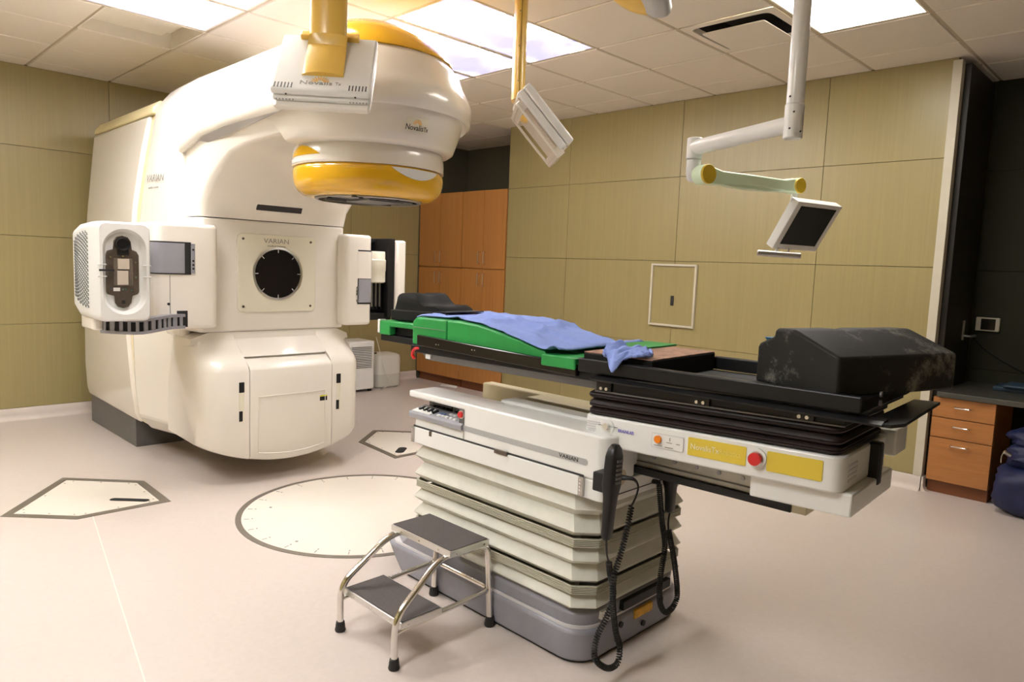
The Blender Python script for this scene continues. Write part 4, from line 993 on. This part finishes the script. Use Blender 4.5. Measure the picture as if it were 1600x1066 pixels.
# hand pendants
def coil(path, r, turns, wire, n=14):
    P = smooth_path(path, 24); L = [0]
    for a, b in zip(P[:-1], P[1:]): L.append(L[-1]+(b-a).length)
    tot = L[-1]; N = int(turns*n); out = []; j = 0
    a = (P[1]-P[0]).orthogonal().normalized()
    for k in range(N+1):
        s = tot*k/N
        while j < len(L)-2 and L[j+1] < s: j += 1
        f = (s-L[j])/max(1e-9, L[j+1]-L[j]); p = P[j].lerp(P[j+1], f); d = (P[j+1]-P[j]).normalized()
        a = (a-d*a.dot(d)).normalized(); b = d.cross(a); t = 2*PI*turns*k/N
        out.append(p+(a*math.cos(t)+b*math.sin(t))*r)
    return out
def pendant(label, body, cord, top, tw):
    t = thing('hand_pendant', body[0], label, 'hand control', 'hand controls hanging from the couch')
    a, b = Vector(body[0]), Vector(body[1]); d = (b-a).normalized(); L = (b-a).length
    xd = Vector((math.cos(tw), math.sin(tw), 0)); xd = (xd-d*xd.dot(d)).normalized(); nd = d.cross(xd)
    lps = []
    for s, hw, ht in ((0, .012, .010), (.04, .024, .016), (.12, .033, .020), (.42, .036, .022), (.55, .026, .018), (.70, .022, .016), (.96, .020, .014), (1, .012, .008)):
        c = a+d*L*s; lps.append([c+xd*hw*math.copysign(abs(math.cos(k))**.5, math.cos(k))+nd*ht*math.copysign(abs(math.sin(k))**.5, math.sin(k)) for k in [2*PI*i/20 for i in range(20)]])
    obj('handset', loft(B(), lps), M_BLACK, t, 50)
    bm = B()
    for i in range(6): obox(bm, a+d*L*(.16+.045*i)+nd*.0225*(-1 if nd.y > 0 else 1), xd, d, nd, .016, .004, .002)
    obj('key', bm, M_GREYD, t, 0)
    bm = B(); tube(bm, smooth_path(top, 8), .0035, 6); obj('lead', bm, M_BLACK, t)
    bm = B(); tube(bm, coil(cord, .0085, cord_turns, .003), .0028, 5); obj('coiled_cord', bm, M_BLACKM, t, 60)
    return t
cord_turns = 120
p1 = pendant('black hand control hanging at the near corner of the couch pedestal', ((-3.21, -2.37, .865), (-3.225, -2.365, .55)),
    [(-3.048, -2.335, .617), (-3.078, -2.34, .532), (-3.118, -2.345, .452), (-3.150, -2.35, .395), (-3.141, -2.345, .30), (-3.102, -2.335, .183), (-3.066, -2.33, .111), (-3.08, -2.335, .057), (-3.147, -2.34, .066), (-3.212, -2.335, .125), (-3.202, -2.33, .19), (-3.143, -2.325, .245), (-3.106, -2.32, .311), (-3.14, -2.325, .40), (-3.17, -2.34, .45)],
    [(-3.225, -2.365, .55), (-3.215, -2.362, .50), (-3.17, -2.34, .45)], 0.1)
bm = B(); tube(bm, smooth_path([(-3.075, -2.306, .715), (-3.06, -2.345, .715), (-3.045, -2.355, .69), (-3.04, -2.345, .65), (-3.048, -2.335, .617)], 8), lambda s: .010-.0065*min(1, s*2.5), 8); obj('plug_lead', bm, M_BLACK, p1)
obj('holder', box(B(), -3.205, -3.148, -2.345, -2.28, .69, .755), M_BLACK, p1, 0, .005)
p2 = pendant('black hand control hanging on the far side of the pedestal foot end', ((-2.80, -2.33, .745), (-2.79, -2.33, .535)),
    [(-2.86, -2.32, .655), (-2.85, -2.335, .52), (-2.835, -2.345, .42), (-2.86, -2.35, .31), (-2.852, -2.35, .21), (-2.80, -2.35, .155), (-2.735, -2.35, .19), (-2.755, -2.345, .32), (-2.79, -2.34, .43), (-2.80, -2.335, .47)],
    [(-2.79, -2.33, .535), (-2.80, -2.332, .50), (-2.80, -2.335, .47)], 0.1)
bm = B(); tube(bm, smooth_path([(-2.87, -2.298, .66), (-2.868, -2.315, .662), (-2.86, -2.32, .655)], 6), .009, 8); obj('plug_lead', bm, M_BLACK, p2)

# ============================================================ STEP STOOL
st = thing('step_stool', (-3.395, -1.6, 0), 'chrome two step stool with black ribbed treads in front of the couch', 'step stool')
FX, RX, Y0, Y1 = -3.626, -3.165, -1.775, -1.425
for y in (Y0, Y1):
    yi = y + (.02 if y == Y0 else -.02)
    pth = fillet_path([(FX, y, .02), (FX, y, .185), (-3.42, yi, .335), (-3.17, yi, .335), (RX, y, .02)], .055, 8)
    bm = B(); tube(bm, pth, .0125, 14); obj('side_frame', bm, M_CHROME, st, 60)
    for x in (FX, RX):
        lg = obj('rubber_foot', lathe(B(), [(.001, 0), (.019, 0), (.021, .006), (.018, .02), (.0185, .022), (.016, .038), (.013, .04)], (x, y, 0), seg=20), M_RUBBER, st)
bm = B(); lo = fillet_path([(FX+.003, Y1, .13), (FX+.05, Y1, .135), (RX+.003, Y1, .15), (RX+.003, Y0, .15), (FX+.05, Y0, .135), (FX+.003, Y0, .13)], .05, 8)
tube(bm, lo, .0105, 12); obj('lower_brace', bm, M_CHROME, st, 60)
for x0, x1, z in ((-3.605, -3.42, .165), (-3.39, -3.19, .368)):
    tr = obj('step_tray', box(B(), x0, x1, Y0-.01, Y1+.01, z-.027, z-.002), M_ALU, st, 0, .002)
    obj('tread', box(B(), x0+.006, x1-.006, Y0-.004, Y1+.004, z-.003, z), M_TREAD, tr, 0)
    bm = B()
    for yy in (Y0+.06, -1.6, Y1-.06): cyl(bm, (x0, yy, z-.015), (x0-.002, yy, z-.015), .004, seg=8)
    for xx in (x0+.03, x1-.03): cyl(bm, (xx, Y0-.01, z-.015), (xx, Y0-.012, z-.015), .004, seg=8)
    obj('rivet', bm, M_CHROME, tr)

# ============================================================ HANGING DETECTOR PANELS
def hanging_panel(P, e, label, logo, flip=False):
    P = Vector(P); e = Vector((*e, 0)).normalized()
    hd = Vector((e.y, -e.x, 0))                     # horizontal direction toward the isocentre
    iso = Vector((IX, IY, 0)) - Vector((P.x, P.y, 0))
    if hd.dot(iso) < 0: hd = -hd
    s = (hd*.66 + Vector((0, 0, .75))).normalized(); n = e.cross(s)
    if n.z < 0: n = -n                              # back of the panel, facing up and out
    t = thing('x_ray_detector_panel', P, label, 'x-ray detector', 'ceiling hung x-ray detector panels')
    hw, hs = .195, .185
    def slab(name, w, l, z0, z1, m, bev=.010, off=0, par=t): return obj(name, obox(B(), P+n*(z0+z1)/2+s*off, e, s, n, w, l, (z1-z0)/2), m, par, 0, bev, 3)
    def plate(name, z0, z1, w, l, r, m, bev):
        lp = lambda z: [P+e*x+s*y+n*z for x, y in rrect(-w, w, -l, l, r, 6)]
        return obj(name, loft(B(), [lp(z0), lp(z1)]), m, t, 40, bev, 3)
    kf = 1.35 if flip else 1
    sh = plate('upper_shell', .001, .034*kf, hw, hs, .012, M_WHITE, .010); plate('lower_shell', -.031*kf, -.001, hw-.002, hs-.002, .012, M_WHITE, .010)
    plate('front_plate', -.038*kf, -.030*kf, hw-.02, hs-.02, .01, M_TAN, .002)
    gz = -.074 if flip else -.047
    bm = B()
    for k in (-1, 1): obox(bm, P+n*gz+e*k*(hw-.012)-s*.03, e, s, n, .008, hs-.02, .007)
    for k in (-1, 1): obox(bm, P+n*gz-s*(.03+k*(hs-.02)), e, s, n, hw-.012, .010, .007)
    for k in (-1, 1): obox(bm, P+n*(gz-.03)/2-s*(.03+k*(hs-.035)), e, s, n, hw-.012, .026, abs(gz+.03)/2)
    obj('guard_frame', bm, M_CREAM, t, 0, .004)
    bm = B()
    for k in (-1, 1):
        for i in range(6): obox(bm, P+n*.0342-s*(hs-.022)+e*k*(hw-.018-.013*i), e, s, n, .0022, .016, .0008); obox(bm, P-n*.018-s*(hs-.0018)+e*k*(hw-.018-.013*i), e, s, n, .0015, .0008, .0025)
    obj('vent_slot', bm, M_INKB, sh, 0)
    bm = B()
    for k in (-1, 1): cyl(bm, P+n*.008-s*(hs-.002)+e*k*(hw-.06), P+n*.008-s*(hs+.001)+e*k*(hw-.06), .004, seg=10)
    obj('screw', bm, M_INKB, sh)
    upv = Vector((0, 0, 1)); oval = lambda c, a, b, A, Bv: [c + A*a*math.cos(k) + Bv*b*math.sin(k) for k in [2*PI*i/32 for i in range(32)]]
    if not flip:
        cxy = P + n*.05 + s*.10
        a0 = P+n*.031-s*.095
        obj('yellow_wedge', loft(B(), [oval(a0, .082, .006, e, n), oval(a0+n*.004, .082, .018, e, n), oval(P+n*.05+s*.03, .080, .032, e, n), oval(cxy+upv*.035, .078, .040, e, hd)]), M_YELLOWC, t, 50)
        obj('mount_bar', obox(B(), P+n*.045+s*.165, e, s, n, .12, .016, .012), M_YELLOWC, t, 0, .004)
    else:
        cxy = P + s*(hs-.035) - n*.045
        dc = P + s*(hs-.075) - n*.020
        obj('yellow_wedge', loft(B(), [[dc+e*x+(s*math.cos(k)-n*.75*math.sin(k))*r for k in [PI*i/20 for i in range(21)]] for x, r in ((-.070, .06), (-.062, .068), (.062, .068), (.070, .06))]), M_YELLOWC, t, 50)
        bm = B(); obox(bm, dc-e*.0735-n*.01, e, s, n, .003, .045, .02); obj('wedge_edge', bm, M_WHITE, t, 0, .002)
    top = Vector((cxy.x, cxy.y, H-.01))
    obj('column', loft(B(), [oval(cxy+upv*.03, .075, .036, e, hd), oval(top, .075, .036, e, hd)]), M_YELLOWC, t, 50)
    side = -1 if flip else 1
    sd_ = e*.0755 if not flip else e*-.0755
    bm = B(); obox(bm, (cxy+top)/2 + sd_, e, hd, upv, .0006, .0012, (top.z-cxy.z)/2-.05)
    for f in (.2, .5, .8): cyl(bm, cxy.lerp(top, f)+sd_+hd*.008, cxy.lerp(top, f)+sd_*1.012+hd*.008, .003, seg=8)
    obj('column_seam', bm, M_BROWN, t, 0)
    obj('ceiling_flange', loft(B(), [oval(Vector((cxy.x, cxy.y, H-.012)), .11, .07, e, hd), oval(Vector((cxy.x, cxy.y, H+.004)), .11, .07, e, hd)]), M_YELLOWC, t, 50)
    if logo:
        q = e if e.dot(rt) > 0 else -e
        org = P+n*.0345-s*.142
        text('Novalis', .032, org-q*.020, q, s, M_INK, sh, sx=1.35); text('Tx', .026, org+q*.066, q, s, M_INK, sh, sx=.8)
        sun_logo(org+s*.006+n*.0006-q*.005, q, s, .036, sh)
        text('ExacTrac X-Ray', .018, P+n*.052-s*.062, q, s, M_INKL, sh)
    return t
hanging_panel((-3.46, -1.0, 2.2), (.76, -.65), 'white hanging detector panel on yellow column, nearest, covering part of the white machine', True)
hanging_panel((-2.15, -1.0, 2.2), (.66, .75), 'white hanging detector panel on yellow column, seen edge on before the right wall', False, True)
# tracking camera
def at(px, py, dd): return CAM + (fwd + r2*((px-800)/1105.49) - u2*((py-533)/1105.49))*dd
c0 = at(988, -26, 3.1)
t = thing('tracking_camera', c0, 'ceiling hung camera head, yellow wedge beside a grey rounded slab, cut by the top edge', 'camera')
e0, e1 = at(952, -52, 3.2), at(1032, 2, 3.0); dd_ = (e1-e0).normalized(); nn_ = dd_.cross(fwd).normalized(); ff_ = nn_.cross(dd_)
lp = lambda z, k: [e1 + dd_*x*k + nn_*y*k + ff_*z for x, y in [(-.42, .052), (-.05, .055), (-.01, .05), (.025, .036), (.043, .015), (.046, -.005), (.035, -.03), (.012, -.048), (-.02, -.055), (-.42, -.052)]]
obj('camera_bar', loft(B(), [lp(-.05, .92), lp(-.04, 1), lp(.04, 1), lp(.05, .92)]), mat('camera_grey', (.50, .49, .47), .4), t, 40)
bm = B(); bmesh.ops.create_uvsphere(bm, u_segments=36, v_segments=18, radius=1)
h1, h0 = at(1034, 19, 3.06), at(944, -36, 3.1); ha = (h1-h0)/2; hn = ha.normalized().cross(fwd).normalized()
Mx = Matrix((ha, hn*.075, fwd*.07)).transposed().to_4x4(); Mx.translation = (h0+h1)/2 - hn*0 + (Vector((0, 0, 1)))*.012
obj('hub', bm, M_YELLOWC, t, 60, M=Mx)
obj('drop_tube', cyl(B(), e0, (e0.x, e0.y, H+.004), .03), M_WHITE, t)

# ============================================================ CEILING MONITOR ARM
DM = 2.6
pt = at(1255, 0, DM); pb = at(1238, 215, DM); px_, py_ = (pt.x+pb.x)/2, (pt.y+pb.y)/2
zb_ = pb.z
t = thing('monitor_arm', (px_, py_, H), 'white jointed ceiling arm carrying a small tilted flat monitor with mint green lower arm', 'monitor')
obj('pole', cyl(B(), (px_, py_, zb_+.10), (px_, py_, H+.004), .0315, seg=32), M_WHITE, t)
obj('pole_sleeve', cyl(B(), (px_, py_, zb_), (px_, py_, zb_+.125), .0345, seg=32), M_WHITE, t, 40, .004)
obj('ceiling_flange', cyl(B(), (px_, py_, H-.03), (px_, py_, H+.004), .10, seg=32), M_WHITE, t)
bm = B()
for px, py in ((1235, 150), (1241, 174), (1251, 205), (1234, 200)):
    q = at(px, py, DM-.036); cyl(bm, q, q+fwd*.006, .003, seg=8)
obj('pole_screw', bm, M_BLACK, t)
ea = at(1085, 238, 3.20); sa = Vector((px_, py_, zb_+.055))
ea.z = sa.z
obj('upper_arm', cyl(B(), sa, ea, .031, .034, 32), M_WHITE, t, 40, .003)
obj('elbow', cyl(B(), (ea.x, ea.y, ea.z-.052), (ea.x, ea.y, ea.z+.044), .035, seg=32), M_WHITE, t, 40, .006)
obj('elbow_drop', loft(B(), [[(ea.x+r*math.cos(a), ea.y+r*math.sin(a), ea.z-z) for a in [2*PI*i/28 for i in range(28)]] for r, z in ((.032, .054), (.032, .115), (.029, .138), (.019, .150), (.004, .154))]), M_WHITE, t, 50)
# spring arm
k1 = at(1099, 273, 3.175); k2 = at(1242, 291, 3.47)
ad = (k2-k1).normalized(); nn = Vector((-fwd.x, -fwd.y, 0)).normalized(); nn = (nn-ad*nn.dot(ad)).normalized(); au = nn.cross(ad)
if au.z < 0: au = -au
Ls = (k2-k1).length
SP = [(0, .043), (.03, .040), (.12, .022), (.5, .028), (.80, .026), (.90, .032), (Ls/Ls, .036)]
lo_ = [(0, -.040), (.05, -.042), (.15, -.038), (.5, -.030), (.85, -.036), (1, -.036)]
def wid(s): return .030
pr2 = [(u*Ls, v) for u, v in [(0, .040), (.06, .037), (.16, .024), (.5, .024), (.84, .022), (.93, .033), (1, .034), (1, -.034), (.86, -.036), (.5, -.026), (.14, -.040), (0, -.040)]]
obj('spring_arm', loft(B(), [[k1+ad*u+au*v+nn*w for u, v in pr2] for w in (-.026, .026)]), M_MINT, t, 30, .008, 3)
bm = B(); cv = [(u*Ls, v) for u, v in [(.14, -.036), (.34, -.020), (.55, -.020), (.72, -.027), (.86, -.035), (.6, -.044), (.3, -.044)]]
obj('belly_cover', loft(B(), [[k1+ad*u+au*v+nn*w for u, v in cv] for w in (-.02, .02)]), M_MINT, t, 30, .005, 2)
for k, r in ((k1, .044), (k2, .038)):
    obj('joint_barrel', cyl(B(), k-nn*.03, k+nn*.0288, r, seg=32), M_MINT, t)
    obj('joint_cap', loft(B(), [[k+nn*z+(ad*math.cos(a)+au*math.sin(a))*rr_*r for a in [2*PI*i/32 for i in range(32)]] for rr_, z in ((1, .029), (1, .034), (.93, .038), (.02, .039))]), M_MUST, t, 40)
obj('monitor_stem', cyl(B(), k2-Vector((0, 0, .03)), k2-Vector((0, 0, .085)), .016, seg=16), M_WHITE, t)
# monitor: corners measured on a tilted plane
mc = k2 + Vector((0, 0, -.17)); 
A, Bp, Cc, Dd = map(Vector, ((-1.7053, -2.2595, 1.7774), (-1.3858, -2.342, 1.7767), (-1.3529, -2.2129, 1.5565), (-1.6725, -2.1304, 1.5572)))
ux = ((Bp-A)+(Cc-Dd)).normalized(); uy = ((A-Dd)+(Bp-Cc)); uy = (uy-ux*uy.dot(ux)).normalized(); un = ux.cross(uy)
if un.dot(CAM-A) < 0: un = -un
hx = ((Bp-A).length+(Cc-Dd).length)/4; hy = ((A-Dd).length+(Bp-Cc).length)/4; mc = (A+Bp+Cc+Dd)/4
mo = obj('monitor', obox(B(), mc-un*.024, ux, uy, un, hx, hy, .024), M_WHITE, t, 0, .004)
obj('screen', obox(B(), mc+uy*.005, ux, uy, un, hx*.80, hy*.80, .0015), M_SCREEN, mo, 0)
obj('back_housing', obox(B(), mc-un*.06+uy*.03, ux, uy, un, hx*.6, hy*.6, .02), M_WHITE, mo, 0, .01)
obj('mount_plate', obox(B(), mc-un*.085+uy*.04-ux*.03, ux, uy, un, .05, .05, .012), M_WHITE, t, 0, .004)
bm = B(); j = k2-Vector((0, 0, .08)); tube(bm, smooth_path([j, j-Vector((0, 0, .03)), (mc-un*.10+uy*.08+j)/2, mc-un*.085+uy*.05], 6), .014, 12); obj('tilt_bracket', bm, M_WHITE, t)
h0 = at(1183, 395, 3.36); h1 = at(1251, 400, 3.32)
gb = obj('handle_bar', cyl(B(), h0, h1, .0145, seg=20), M_STEEL, t, 40, .003)
bm = B()
for f, g in ((.36, -.55), (.68, -.1)): a = h0.lerp(h1, f); b = mc-uy*hy*.98+ux*hx*g-un*.02; tube(bm, [a, b], .005, 8)
obj('handle_post', bm, M_WHITE, t)
